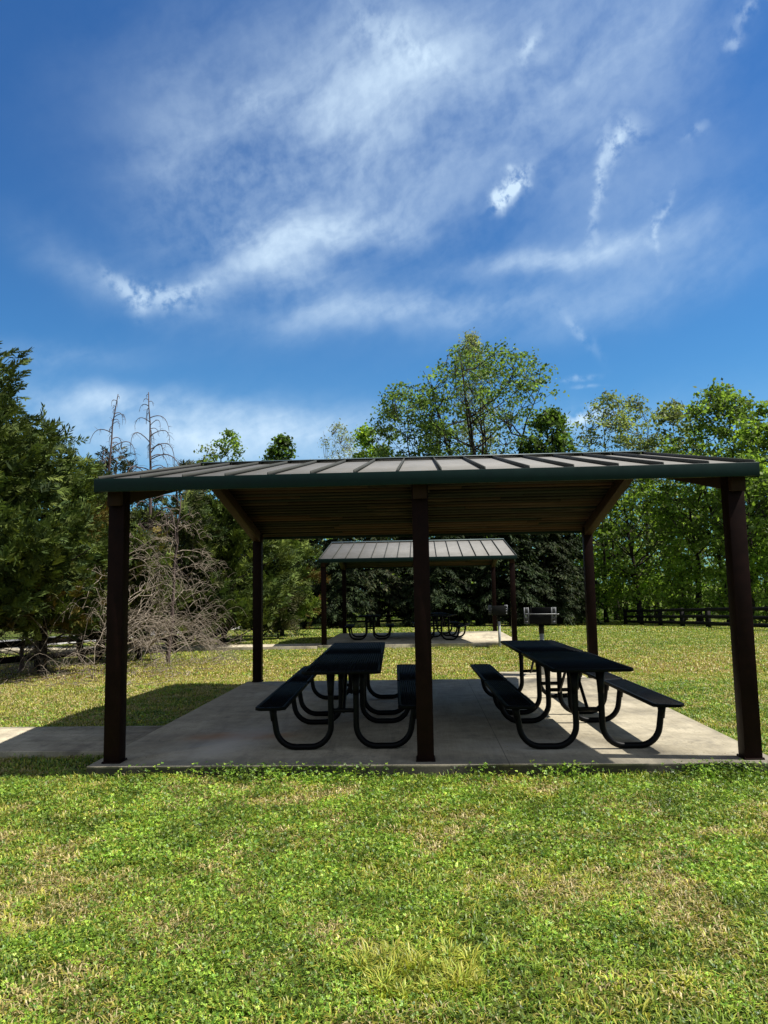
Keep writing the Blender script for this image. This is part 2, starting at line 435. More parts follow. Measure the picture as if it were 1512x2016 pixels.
def slab(name, r, ztop, thick, material, label, nxs=60, rough=.012, seed=1, drop=.0):
    """concrete sheet with a slightly broken arris, top at ztop"""
    x0, x1, y0, y1 = r; ox, oy = 0.0, y0
    per = []
    def side(ax, ay, bx, by, n): return [(ax+(bx-ax)*i/n, ay+(by-ay)*i/n) for i in range(n)]
    per = side(x0, y0, x1, y0, nxs) + side(x1, y0, x1, y1, nxs) + side(x1, y1, x0, y1, nxs) + side(x0, y1, x0, y0, nxs)
    P = np.array(per); n = len(P); rg = np.random.default_rng(seed)
    cen = P.mean(0)
    inw = np.zeros_like(P); e = .0006
    inw[:, 0] = np.where(abs(P[:, 0]-x0) < e, 1, np.where(abs(P[:, 0]-x1) < e, -1, 0))
    inw[:, 1] = np.where(abs(P[:, 1]-y0) < e, 1, np.where(abs(P[:, 1]-y1) < e, -1, 0))
    b = .004 + rough*.7*np.clip(fbm(P[:, 0]*3+seed, P[:, 1]*3, 4)-.35, 0, 1)**1.3
    top = P + inw*b[:, None]; mid = P + inw*(rough*.6*(fbm(P[:, 0]*9, P[:, 1]*9+seed, 2)))[:, None]
    V = np.concatenate([np.c_[P, np.full(n, ztop-thick)], np.c_[mid, ztop-b*.9], np.c_[top, np.full(n, ztop)], [[*cen, ztop]]])
    V[:, 1] -= oy
    i = np.arange(n); j = (i+1) % n
    q = np.concatenate([np.stack([i, j, j+n, i+n], 1), np.stack([i+n, j+n, j+2*n, i+2*n], 1)])
    tr = np.stack([i+2*n, j+2*n, np.full(n, 3*n)], 1)
    o = mesh_np(name, V, [q, tr], material); o.location = (0, oy, 0)
    return tag(o, kind='structure', label=label, cat='concrete')
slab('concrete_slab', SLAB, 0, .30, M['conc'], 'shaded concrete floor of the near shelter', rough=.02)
o_ = slab('concrete_slab', SLAB2, OFF[2], .3, M['conc2'], 'sunlit concrete floor of the far shelter', rough=.02, seed=2)
slab('path', WALK, -.035, .25, M['conc2'], 'concrete path meeting the near shelter floor', seed=3)
slab('path', WALK2, OFF[2]-.02, .25, M['conc2'], 'concrete path meeting the far shelter floor', seed=4)
slab('grill_pad', PAD, -.03, .25, M['conc2'], 'small concrete pad behind the near shelter floor', seed=5)
rb = MB()
ys = np.linspace(-30, 90, 60)
for a, b in zip(ys[:-1], ys[1:]):
    za, zb = gz(ROADX-2, a)+.06, gz(ROADX-2, b)+.06
    rb.hexa([(ROADX-5, a, za-.2), (ROADX, a, za-.2), (ROADX, b, zb-.2), (ROADX-5, b, zb-.2), (ROADX-5, a, za), (ROADX, a, za), (ROADX, b, zb), (ROADX-5, b, zb)])
tag(rb.build('road', M['road']), kind='structure', label='pale road beyond the left fence', cat='road')

# ------------------------------------------------------------------ picnic shelter
PX, PY0, PD, PW = 2.905, 6.939, 6.044, .152
EY0 = 6.655; RIDGE = PY0+PD/2; EY1 = 2*RIDGE-EY0; EZ = 2.615; RZ = 3.315; RX = 3.008
SL = (RZ-EZ)/(RIDGE-EY0)
def roofz(y): return RZ - SL*abs(y-RIDGE)
def make_shelter():
    root = empty('picnic_shelter', (0, PY0, 0)); OY = PY0
    wr = np.random.default_rng(3)
    for sgn, nm in ((1, 'front'), (-1, 'back')):
        ye = EY0 if sgn == 1 else EY1
        # metal sheet
        b = MB(); th = .012
        def pt(x, s, dz):   # s: 0 at eave .. 1 at ridge
            y = ye + (RIDGE-ye)*s; return (x, y-OY, roofz(y)+dz)
        NX, NS = 15, 1
        P0 = [pt(-RX, 0, -th), pt(RX, 0, -th), pt(RX, .998, -th), pt(-RX, .998, -th), pt(-RX, 0, 0), pt(RX, 0, 0), pt(RX, .998, 0), pt(-RX, .998, 0)]
        if sgn == -1: P0 = [P0[i] for i in (3, 2, 1, 0, 7, 6, 5, 4)]
        b.hexa(P0)
        for k in range(NX+1):
            x = -RX+.011 + (2*RX-.022)*k/NX
            hw = .008
            P1 = [pt(x-hw, .003, .001), pt(x+hw, .003, .001), pt(x+hw, .985, .001), pt(x-hw, .985, .001),
                  pt(x-hw*.8, .003, .038), pt(x+hw*.8, .003, .038), pt(x+hw*.8, .985, .038), pt(x-hw*.8, .985, .038)]
            if sgn == -1: P1 = [P1[i] for i in (3, 2, 1, 0, 7, 6, 5, 4)]
            b.hexa(P1, (.32, .34, .33))
        roof = b.build('roof', M['roof'], root, colour=True)
        if sgn == 1:
            rc = MB(); yy = .13
            for s2 in (-1, 1):
                a = (-RX-.005, RIDGE-OY, RZ+.048); c2 = (-RX-.005, RIDGE-OY+s2*yy, roofz(RIDGE+s2*yy)+.046)
                Pq = [a, c2, (RX+.005, c2[1], c2[2]), (RX+.005, a[1], a[2])]
                if s2 == -1: Pq = [Pq[i] for i in (1, 0, 3, 2)]
                rc.hexa([(p[0], p[1], p[2]-.006) for p in Pq] + Pq) if s2 == -1 else rc.hexa([(p[0], p[1], p[2]-.006) for p in Pq][::-1] + Pq[::-1])
            rc.build('ridge_cap', M['trim'], roof)
        # fascia on the eave, drip edge
        f = MB(); y_out = ye - sgn*.022
        ya, yb = sorted((ye-OY-sgn*.002, y_out-OY)); f.box(-RX-.02, RX+.02, ya, yb, EZ-.112, EZ+.012)
        f.build('fascia', M['fascia'], root, bevel=.003)
        # raking edge boards
        for sx in (-1, 1):
            r_ = MB(); xa, xb = sorted((sx*(RX+.002), sx*(RX+.022)))
            y1, y2 = ye+sgn*.0, RIDGE
            P = []
            for dz in (-.125, .016):
                P += [(xa, y1-OY, roofz(y1)+dz), (xb, y1-OY, roofz(y1)+dz), (xb, y2-OY, roofz(y2)+dz), (xa, y2-OY, roofz(y2)+dz)]
            if sgn == -1: P = [P[i] for i in (3, 2, 1, 0, 7, 6, 5, 4)]
            r_.hexa(P); r_.build('edge_trim', M['fascia'], root)
        # plank ceiling
        c = MB(); n = 24; L = (RIDGE-ye)
        for k in range(n):
            s0, s1 = (k+.02)/n, (k+.96)/n
            cuts = [-RX+.01] + sorted(wr.uniform(-RX*.8, RX*.8, wr.integers(1, 3))) + [RX-.01]
            for xa, xb in zip(cuts[:-1], cuts[1:]):
                v = wr.uniform(.15, 1.75)**1.3; w = wr.uniform(0, 1)
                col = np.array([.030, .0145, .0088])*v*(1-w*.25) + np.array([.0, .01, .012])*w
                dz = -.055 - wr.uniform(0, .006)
                P = [pt(xa+.001, s0*.985+.008, dz-.02), pt(xb-.001, s0*.985+.008, dz-.02), pt(xb-.001, s1*.985+.008, dz-.02), pt(xa+.001, s1*.985+.008, dz-.02)]
                P = P + [(p[0], p[1], p[2]+.018) for p in P]
                if sgn == -1: P = [P[i] for i in (3, 2, 1, 0, 7, 6, 5, 4)]
                c.hexa(P, col)
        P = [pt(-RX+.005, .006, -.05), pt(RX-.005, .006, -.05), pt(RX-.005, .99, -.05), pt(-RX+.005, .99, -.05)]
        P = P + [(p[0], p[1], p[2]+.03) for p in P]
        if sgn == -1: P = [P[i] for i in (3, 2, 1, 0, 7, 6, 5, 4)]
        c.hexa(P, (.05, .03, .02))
        c.build('ceiling', M['wood'], root, colour=True)
        # rafters
        for x in (-PX, 0, PX):
            r_ = MB(); w = .13
            yp = PY0 if sgn == 1 else PY0+PD
            s_lo = (yp-sgn*.12-ye)/(RIDGE-ye); P = []
            ya, yb = yp - sgn*.14, RIDGE - sgn*.001
            P = [(x-w/2, ya-OY, roofz(ya)-.255), (x+w/2, ya-OY, roofz(ya)-.255), (x+w/2, yb-OY, roofz(yb)-.235), (x-w/2, yb-OY, roofz(yb)-.235),
                 (x-w/2, ya-OY, roofz(ya)-.082), (x+w/2, ya-OY, roofz(ya)-.082), (x+w/2, yb-OY, roofz(yb)-.082), (x-w/2, yb-OY, roofz(yb)-.082)]
            if sgn == -1: P = [P[i] for i in (3, 2, 1, 0, 7, 6, 5, 4)]
            r_.hexa(P); r_.build('rafter', M['rafter'], root, bevel=.004)
        for x in (-PX, 0, PX):
            p = MB(); yp = (PY0 if sgn == 1 else PY0+PD)-OY; h = PW/2
            p.box(x-h, x+h, yp-h, yp+h, .012, roofz(yp+OY-sgn*h)-.083)
            po = p.build('post', M['post'], root, bevel=.006)
            k = MB(); hb = h+.012; k.box(x-hb, x+hb, yp-hb, yp+hb, .0, .014)
            for bx in (-1, 1):
                for by in (-1, 1): k.tube([(x+bx*(h+.004), yp+by*(h+.004), .012), (x+bx*(h+.004), yp+by*(h+.004), .02)], .006, 6)
            k.build('base_plate', M['post'], po, bevel=.002)
    return root
sh1 = make_shelter()
tag(sh1, 'near picnic shelter with dark green fascia, brown posts and plank ceiling', 'shelter', 'metal roofed picnic shelters')
sh2 = copy_tree(sh1); sh2.location = (OFF[0], PY0+OFF[1], OFF[2])
tag(sh2, 'far picnic shelter, seen small under the near roof, pale grey metal roof', 'shelter', 'metal roofed picnic shelters')

# ------------------------------------------------------------------ picnic tables
TL = 1.95; TH = .785; TW = .76; BH = .455; BW = .29; BC = .685
def plank_top(b, cx, w, L, z, nb, rim=.032, th=.03, ch=.05):
    # chamfered rim
    def outline(hw, hl, c): return [(-hw+c, -hl), (hw-c, -hl), (hw, -hl+c), (hw, hl-c), (hw-c, hl), (-hw+c, hl), (-hw, hl-c), (-hw, -hl+c)]
    O = outline(w/2, L/2, ch); I_ = outline(w/2-rim, L/2-rim, ch*.55); k = 8
    V = [(cx+x, y, z-th) for x, y in O] + [(cx+x, y, z-.004) for x, y in O] + \
        [(cx+x*.993, y*.998, z) for x, y in O] + [(cx+x, y, z) for x, y in I_] + [(cx+x, y, z-th) for x, y in I_]
    q = []
    for r0, r1 in ((0, 1), (1, 2), (2, 3), (3, 4), (4, 0)):
        for i in range(k): j = (i+1) % k; q.append((r0*k+i, r0*k+j, r1*k+j, r1*k+i))
    b.raw(V, q)
    iw = w-2*rim; p = iw/nb
    for i in range(nb):
        x = cx-iw/2+p*(i+.5); d = max(0, abs(x-cx)-(w/2-rim-ch*.55))
        b.box(x-p*.29, x+p*.29, -L/2+rim-.002+d, L/2-rim+.002-d, z-.020, z-.003)
    n = int(L/.036)
    for i in range(1, n):
        y = -L/2+rim+(L-2*rim)*i/n; b.box(cx-iw/2, cx+iw/2, y-.0032, y+.0032, z-.019, z-.0075)
def arc(cx, cz, r, a0, a1, n=8):
    return [(cx+r*math.cos(R(a0+(a1-a0)*i/n)), cz+r*math.sin(R(a0+(a1-a0)*i/n))) for i in range(n+1)]
def make_table():
    root = empty('picnic_table', (0, 0, 0))
    b = MB(); plank_top(b, 0, TW, TL, TH, 28); b.build('tabletop', M['coat'], root)
    for s in (-1, 1):
        b = MB(); plank_top(b, s*BC, BW, TL, BH, 10); b.build('bench', M['coat'], root)
    pr = .030
    for fy in (-.69, .69):
        for s in (-1, 1):
            xi, xo = .125, .70; r_ = .20
            prof = [(xi, TH-.06), (xi, .5), (xi, r_+pr)] + arc(xi+r_, r_+pr, r_, 180, 270)[1:] + arc(xo-r_-.03, r_+pr, r_, 270, 350)[0:] + [(xo-.012, .33), (xo+.0, BH-.055)]
            P = [(s*x, fy, z) for x, z in prof]
            b = MB(); b.tube(P, pr, 10)
            # tapered sockets and mounting plates
            b.tube([(s*xi, fy, TH-.26), (s*xi, fy, TH-.20), (s*xi, fy, TH-.031)], [pr+.001, pr+.004, pr+.016], 10)
            b.tube([(s*(xo-.010), fy, BH-.17), (s*(xo-.005), fy, BH-.12), (s*xo, fy, BH-.031)], [pr+.001, pr+.003, pr+.014], 10)
            b.box(s*BC-.12, s*BC+.12, fy-.02, fy+.02, BH-.040, BH-.0305)
            b.build('leg', M['pipe'], root, smooth=False)
        b = MB(); b.tube([(-.13, fy, .375), (.13, fy, .375)], .021, 8); b.build('crossbar', M['pipe'], root)
        b = MB(); b.box(-.33, .33, fy-.02, fy+.02, TH-.042, TH-.0305); b.build('support_plate', M['pipe'], root)
        b = MB(); sg = -1 if fy > 0 else 1
        b.tube([(0, fy+sg*.005, .36), (0, fy+sg*.05, .375), (0, fy+sg*.52, TH-.06), (0, fy+sg*.56, TH-.035)], .017, 8)
        b.build('brace', M['pipe'], root)
    return root
t0 = make_table()
def place_table(src, x, y, z, rz, label, first=False):
    o = src if first else copy_tree(src)
    o.location = (x, y, z); o.rotation_euler = (0, 0, rz)
    return tag(o, label, 'picnic table', 'black picnic tables with attached benches')
aL, aR = R(2.2), R(1.2)
def along(x, y, a, d): return x - math.sin(a)*d, y + math.cos(a)*d
y1 = 7.12+TL/2
x, y = along(-.79, 7.12, aL, TL/2); place_table(t0, x, y, 0, aL, 'black picnic table at the front left under the near shelter', True)
x, y = along(-.79, 7.12, aL, TL*1.5+.012); place_table(t0, x, y, 0, aL, 'black picnic table butted behind the front left one in the near shelter')
x, y = along(1.585, 7.06, aR, TL/2); place_table(t0, x, y, 0, aR, 'black picnic table at the front right, one bench in the sun')
x, y = along(1.585, 7.06, aR, TL*1.5+.012); place_table(t0, x, y, 0, aR, 'black picnic table butted behind the front right one, half sunlit')
fz = OFF[2]
place_table(t0, -1.80, 25.45, fz, R(3), 'small looking picnic table on the left side of the far shelter')
place_table(t0, .62, 24.75, fz, R(-12), 'picnic table at the right of the far shelter, nearer its middle post')
place_table(t0, .46, 26.75, fz, R(5), 'rearmost picnic table at the right of the far shelter')

# ------------------------------------------------------------------ grills
def make_grill():
    root = empty('barbecue_grill', (0, 0, 0))
    b = MB(); b.tube([(0, 0, -.45), (0, 0, .70)], .040, 12); b.build('post', M['zinc'], root, smooth=True)
    b = MB(); b.tube([(0, 0, .66), (0, 0, .835)], .049, 12); b.box(-.10, .10, -.09, .09, .832, .845); b.build('sleeve', M['iron'], root)
    w, d, z0, z1, t = .195, .19, .846, 1.10, .006
    b = MB()
    b.box(-w, w, -d, d, z0, z0+t)                                   # floor
    b.box(-w, w, d-t, d, z0+t, z1+.03)                              # back
    b.box(-w, w, -d, -d+t, z0+t, z0+.15)                            # low front
    for s in (-1, 1):
        xa, xb = sorted((s*w, s*(w-t)))
        b.box(xa, xb, -d+t, d-t, z0+t, z0+.07); b.box(xa, xb, -d+t, -d+.05, z0+.07, z1)
        b.box(xa, xb, d-.09, d-t, z0+.07, z1+.03)
        b.box(xa, xb, -d+.05, d-.09, z0+.10, z0+.125); b.box(xa, xb, -d+.05, d-.09, z0+.16, z0+.185)
    b.build('firebox', M['iron'], root, bevel=.002)
    for s in (-1, 1):
        b = MB(); xa, xb = sorted((s*(w+.002), s*(w+.095)))
        y0 = -d-.004
        for za, zb in ((z0+.0, z0+.05), (z0+.075, z0+.125), (z0+.15, z0+.19), (z0+.215, z1+.04)):
            b.box(xa, xb, y0, y0+.006, za, zb)
        xm = (xa+xb)/2
        for q in (xa+.012, xb-.012): b.box(q-.012, q+.012, y0-.0015, y0+.0075, z0, z1+.038)
        b.build('bracket', M['ironpale'], root)
    g = MB(); zg = z0+.165
    for i in range(14): y = -d+.03+i*(2*d-.06)/13; g.tube([(-w+.012, y, zg), (w-.012, y, zg)], .0055, 6)
    for s in (-1, 1): g.tube([(s*(w-.02), -d+.015, zg+.001), (s*(w-.02), d-.02, zg+.001)], .007, 6)
    gr = g.build('grate', M['ironpale'], root)
    h = MB(); h.tube([(-w-.02, -d-.017, zg+.01), (w+.10, -d-.017, zg+.01)], .0065, 8)
    h.build('handle', M['zinc'], gr, smooth=True)
    h = MB(); h.tube([(w+.10, -d-.017, zg+.01), (w+.12, -d-.028, zg+.002), (w+.145, -d-.028, zg+.01)], .009, 8); h.build('handle_end', M['zinc'], gr, smooth=True)
    return root
g1 = make_grill(); g1.location = (2.17, 13.75, .05); g1.rotation_euler = (0, 0, R(-14))
tag(g1, 'black park grill on a steel post just behind the near shelter', 'grill', 'post mounted barbecue grills')
g2 = copy_tree(g1); g2.location = (2.29, SLAB2[2]-.14, -.10); g2.rotation_euler = (0, 0, R(180))
tag(g2, 'park grill on a thin steel post beside the far shelter', 'grill', 'post mounted barbecue grills')

# ------------------------------------------------------------------ fences
def fence(pts, label, hgt=1.22, rails=(.30, .66, 1.06), step=2.44, rw=.14, pw=.065):
    pts = [np.array(p, float) for p in pts]
    root = empty('board_fence', (*pts[0], float(gz(*pts[0]))))
    base = np.array(root.location)
    rg = np.random.default_rng(len(label)); prev = None; tops = []
    for a, b in zip(pts[:-1], pts[1:]):
        L = np.linalg.norm(b-a); n = max(1, round(L/step))
        for i in range(n + (1 if b is pts[-1] else 0)):
            p = a + (b-a)*i/n; tops.append(p)
    for p in tops:
        z = float(gz(*p)); q = MB(); lx, ly, lz = p[0]-base[0], p[1]-base[1], z-base[2]
        h = hgt + rg.uniform(-.04, .04); s = pw
        q.hexa([(lx-s, ly-s, lz-.3), (lx+s, ly-s, lz-.3), (lx+s, ly+s, lz-.3), (lx-s, ly+s, lz-.3),
                (lx-s, ly-s, lz+h), (lx+s, ly-s, lz+h), (lx+s, ly+s, lz+h-.02), (lx-s, ly+s, lz+h-.02)])
        q.build('post', M['fence'], root)
    for p, p2 in zip(tops[:-1], tops[1:]):
        d = (p2-p)/np.linalg.norm(p2-p); nrm = np.array([d[1], -d[0]])
        if np.dot(nrm, -p) < 0: nrm = -nrm
        for rz_ in rails:
            q = MB(); e = rg.uniform(-.015, .015, 2)
            a = np.array([*(p - base[:2] + nrm*(pw+.018) + d*.004), gz(*p)-base[2]+rz_+e[0]]); b = np.array([*(p2 - base[:2] + nrm*(pw+.018) - d*.004), gz(*p2)-base[2]+rz_+e[1]])
            q.beam(a, b, .032, rw); q.build('rail', M['fence'], root)
    return tag(root, label, 'fence')
fence([(13.7, 51), (14.1, 37.5), (14.2, 30), (14.9, 19)], 'black board fence running along the right edge of the field', 1.02, (.22, .54, .90), 3.4, .16, .10)
fence([(11.6, 55), (-14, 54.5)], 'long black board fence in front of the dark conifers')
fence([(-9.75, 12.2), (-8.55, 19.3), (-8.6, 30), (-13.6, 52)], 'black board fence under the left evergreens')

# ------------------------------------------------------------------ vegetation helpers
def unit(a): return a/(np.linalg.norm(a, axis=-1, keepdims=True)+1e-9)
def leaf_quads(Cn, U, W, a, b):
    """diamond leaves: centre, long axis, side axis, half sizes"""
    a = np.asarray(a)[..., None] if np.ndim(a) else a; b = np.asarray(b)[..., None] if np.ndim(b) else b
    V = np.stack([Cn-U*a, Cn+W*b-U*a*.1, Cn+U*a, Cn-W*b-U*a*.1], 1).reshape(-1, 3)
    n = len(Cn); return V, np.arange(4*n).reshape(n, 4)
def rand_axes(rg, n, flat=.5):
    N = unit(rg.normal(size=(n, 3)) + np.array([0, 0, 1])*flat*2)
    A = unit(np.cross(N, rg.normal(size=(n, 3)))); return A, np.cross(N, A)
def palette(rg, n, cols, jit=.18):
    cols = np.array(cols); w = rg.random((n, 1)); i = rg.integers(0, len(cols), n); j = rg.integers(0, len(cols), n)
    c = cols[i]*w + cols[j]*(1-w); return c*(1+rg.normal(size=(n, 1))*jit).clip(.5, 1.7)
def bez(p0, p1, p2, n):
    t = np.linspace(0, 1, n)[:, None]; return p0*(1-t)**2 + 2*p1*t*(1-t) + p2*t*t

PAL = {
 'maple': [(.160, .235, .050), (.205, .285, .060), (.115, .18, .044)],
 'crown': [(.125, .19, .058), (.17, .24, .075), (.09, .145, .048)],
 'lime': [(.23, .34, .050), (.165, .275, .045), (.29, .38, .065)],
 'olive': [(.20, .235, .105), (.155, .19, .075), (.24, .27, .14)],
 'pale': [(.28, .30, .19), (.22, .24, .14)],
 'dark': [(.080, .135, .036), (.115, .175, .044), (.062, .11, .032)],
}
def deciduous(name, x, y, h, r, base, label, pal, seed, n_clump=150, per=46, leaf=.14, stems=1, spread=.35, tr=.2, shape='round', cat='tree', lean=0.0, barkm='bark', group='leafy trees beyond the fence', clump=.55, side=None):
    rg = np.random.default_rng(seed); z0 = float(gz(x, y)); root = empty(name, (x, y, z0))
    def env(t):
        if shape == 'round': return np.sin(np.pi*np.clip(t, 0, 1)**.75)**.6
        if shape == 'vase': return (.35+.65*np.clip(t/.6, 0, 1))*np.sqrt(np.clip(1-((t-.55)/.5).clip(0)**2, 0, 1))
        if shape == 'tall': return (.55+.45*np.sin(np.pi*t))*np.sqrt(np.clip(1-t**4, 0, 1))
        return np.ones_like(t)
    tb = MB(); leaders = []
    for s in range(stems):
        a = rg.uniform(0, 6.28)+s*6.28/stems; tip = np.array([math.cos(a)*r*spread*(stems > 1) + lean*h, math.sin(a)*r*spread*(stems > 1), h*rg.uniform(.86, .96)])
        mid = np.array([tip[0]*.25+rg.normal()*.03*h*.3, tip[1]*.25+rg.normal()*.03*h*.3, h*.45])
        st = np.array([math.cos(a)*tr*.6*(stems > 1), math.sin(a)*tr*.6*(stems > 1), -.2])
        P = bez(st, mid, tip, 14); P[1:-1, :2] += rg.normal(size=(12, 2))*tr*.28
        rad = np.linspace(1, .10, 14)**1.1*tr*(1 if stems == 1 else .72); rad[0] *= 1.35
        tb.tube(P, rad, 7); leaders.append(P)
    # limbs
    nl = 16*max(1, stems//2+1); limbs = []
    for i in range(nl):
        t = rg.uniform(.05, .98); zc = base + (h-base)*t; a = rg.uniform(0, 6.28) + i*2.4
        rr = r*env(np.array(t))*rg.uniform(.55, .95); e = np.array([math.cos(a)*rr, math.sin(a)*rr, zc])
        L = leaders[rg.integers(0, stems)]; e[:2] += np.array([lean*h*zc/h, 0])
        d = np.hypot(*(e[:2]-L[7, :2])); za = max(zc - d*rg.uniform(.55, 1.1), base*.55)
        k = np.argmin(abs(L[:, 2]-za)); p0 = L[k]
        P = bez(p0, p0*.5+e*.5+np.array([0, 0, -.12*d]), e, 8); P[1:-1] += rg.normal(size=(6, 3))*.05*d*.5
        r0 = tr*.34*(1-za/h*.7); tb.tube(P, np.linspace(r0, r0*.22, 8), 5); limbs.append(P)
    LP = np.concatenate(limbs + [L[5:] for L in leaders])
    # clump centres
    t = rg.uniform(0, 1, n_clump*3)**.9; a = rg.uniform(0, 6.28, n_clump*3); rad = np.sqrt(rg.uniform(.12, 1, n_clump*3))
    lob = .78+.36*vn(a*1.2+seed, t*3.5+seed)
    zz = base+(h-base)*t
    Cc = np.stack([np.cos(a)*r*rad*env(t)*lob+lean*zz, np.sin(a)*r*rad*env(t)*lob, zz], 1)[:n_clump*2]
    if side is not None:
        keep = rg.random(len(Cc)) < np.clip(1-side*Cc[:, 0]/r, .12, 1); Cc = Cc[keep]
    Cc = Cc[:n_clump]
    for c in Cc:
        d = np.linalg.norm((LP-c)*np.array([1, 1, .8]) + np.array([0, 0, .2]), axis=1) + 3*(LP[:, 2] > c[2]-.05*r)
        p0 = LP[np.argmin(d)]; P = bez(p0, p0*.5+c*.5+rg.normal(size=3)*.12*np.linalg.norm(c-p0), c, 5)
        tb.tube(P, np.linspace(.028, .008, 5)*(.6+tr*1.6), 3, cap=False)
    tb.build('trunk', M[barkm], root, smooth=True)
    n = len(Cc)*per; ci = np.repeat(np.arange(len(Cc)), per)
    sz = clump*(.6+.8*rg.random(len(Cc)))
    off = rg.normal(size=(n, 3))*np.array([1, 1, .55]); P = Cc[ci] + off*sz[ci][:, None]*.62
    P[:, 2] -= .18*(off[:, 0]**2+off[:, 1]**2)*sz[ci]*.25
    U, W = rand_axes(rg, n, .45); l = leaf*rg.uniform(.6, 1.35, n)
    V, Q = leaf_quads(P, U, W, l, l*.62)
    tone = (1+.28*rg.normal(size=len(Cc))).clip(.5, 1.6)[ci][:, None]
    c = palette(rg, n, PAL[pal])*tone
    mesh_np('crown', V, [Q], M['leaf'], root, np.repeat(c, 4, 0))
    return tag(root, label, cat, group)

def spray_tree(name, x, y, h, r, label, seed, pal, n=2200, base=.3, shape='cone', spray=.34, per=13, group=None, cat='tree', lobes=.35, tipcol=None, wid=.16):
    """cypress / juniper: fan shaped upright sprays through the shell of the crown"""
    rg = np.random.default_rng(seed); z0 = float(gz(x, y)); root = empty(name, (x, y, z0))
    tb = MB(); P = np.stack([rg.normal(size=9)*.03, rg.normal(size=9)*.03, np.linspace(-.2, h*.93, 9)], 1)
    tb.tube(P, np.linspace(.14, .02, 9)*(h/7), 7)
    if shape == 'cone': prof = lambda t: np.clip((1-t)**.72, 0, 1)*np.clip(.42+t*3.0, 0, 1)
    else: prof = lambda t: np.sqrt(np.clip(1-t**2.3, 0, 1))*np.clip(.7+t*2, 0, 1)
    nb = max(24, n//34); tb_ = rg.uniform(0, 1, nb*2); tb_ = tb_[rg.random(nb*2) < .15+prof(tb_)][:nb]; nb = len(tb_)
    ab = rg.uniform(0, 6.283, nb); ob = np.stack([np.cos(ab), np.sin(ab), np.zeros(nb)], 1)
    Lb = r*prof(tb_)*(1-lobes*rg.random(nb)**1.4 + .16*rg.random(nb)**3) + .12
    zb = base+(h-base)*tb_; up_ = rg.uniform(.15, .75, nb)*Lb
    tip = ob*Lb[:, None]; tip[:, 2] = np.minimum(zb+up_*.5, h+.1); root_b = ob*.05; root_b[:, 2] = np.maximum(zb-up_*.6, .15)
    bi = rg.choice(nb, n, p=Lb/Lb.sum()); sb = 1-rg.random(n)**1.5*.72
    Cn = root_b[bi]*(1-sb)[:, None] + tip[bi]*sb[:, None] + rg.normal(size=(n, 3))*(.10+.20*Lb[bi]*(1.12-sb))[:, None]*np.array([1, 1, .75])
    Cn[:, 2] += .18*Lb[bi]*np.sin(sb*3.1); Cn[:, 2] = np.maximum(Cn[:, 2], .12)
    out = ob[bi]; a = ab[bi]; t = tb_[bi]; rr = np.hypot(Cn[:, 0], Cn[:, 1])
    D = unit(out*rg.uniform(.5, 1.1, (n, 1)) + np.array([0, 0, 1])*rg.uniform(.0, .8, (n, 1)) + rg.normal(size=(n, 3))*.28)
    sd = unit(np.cross(D, unit(out*.5+rg.normal(size=(n, 3))*.7)))
    # limbs
    for i in rg.choice(n, min(60, n), False):
        c = Cn[i]; p0 = np.array([0, 0, max(c[2]-rr[i]*.5, .1)]); tb.tube(bez(p0, p0*.5+c*.5+np.array([0, 0, -.1*rr[i]]), c, 5), np.linspace(.035, .008, 5), 4, cap=False)
    tb.build('trunk', M['bark'], root, smooth=True)
    k = np.arange(per); pos = (k//2)/(per/2); sgn = np.where(k % 2, 1, -1)
    ang = sgn*R(38)*(k > 0)
    s = spray*rg.uniform(.6, 1.4, (n, 1, 1))
    st = Cn[:, None]+D[:, None]*(pos[None, :, None]*s)
    dr = unit(D[:, None]*np.cos(ang)[None, :, None] + sd[:, None]*np.sin(ang)[None, :, None] + rg.normal(size=(n, per, 3))*.16)
    ln = s*(.62-.34*pos)[None, :, None]*rg.uniform(.7, 1.2, (n, per, 1))
    Pm = (st+dr*ln*.5).reshape(-1, 3); U = dr.reshape(-1, 3)
    Wd = unit(np.cross(U, np.repeat(np.cross(D, sd), per, 0) + rg.normal(size=(n*per, 3))*.4)); l = ln.reshape(-1)*.55
    V, Q = leaf_quads(Pm, U, Wd, l, l*wid+.008)
    tone = ((1+.2*rg.normal(size=nb)).clip(.6, 1.5)[bi]*(1+.2*rg.normal(size=n))).clip(.45, 1.8)
    c = palette(rg, n, pal, .12)*tone[:, None]
    c = np.repeat(c, per, 0)*(1+rg.normal(size=(n*per, 1))*.12).clip(.6, 1.5)
    if tipcol is not None:
        f = np.repeat((vn(a*3+seed*2, t*6) > .74)*rg.random(n), per)[:, None]; c = c*(1-f)+np.array(tipcol)*f
    mesh_np('crown', V, [Q], M['needle'], root, np.repeat(c, 4, 0))
    return tag(root, label, cat, group)

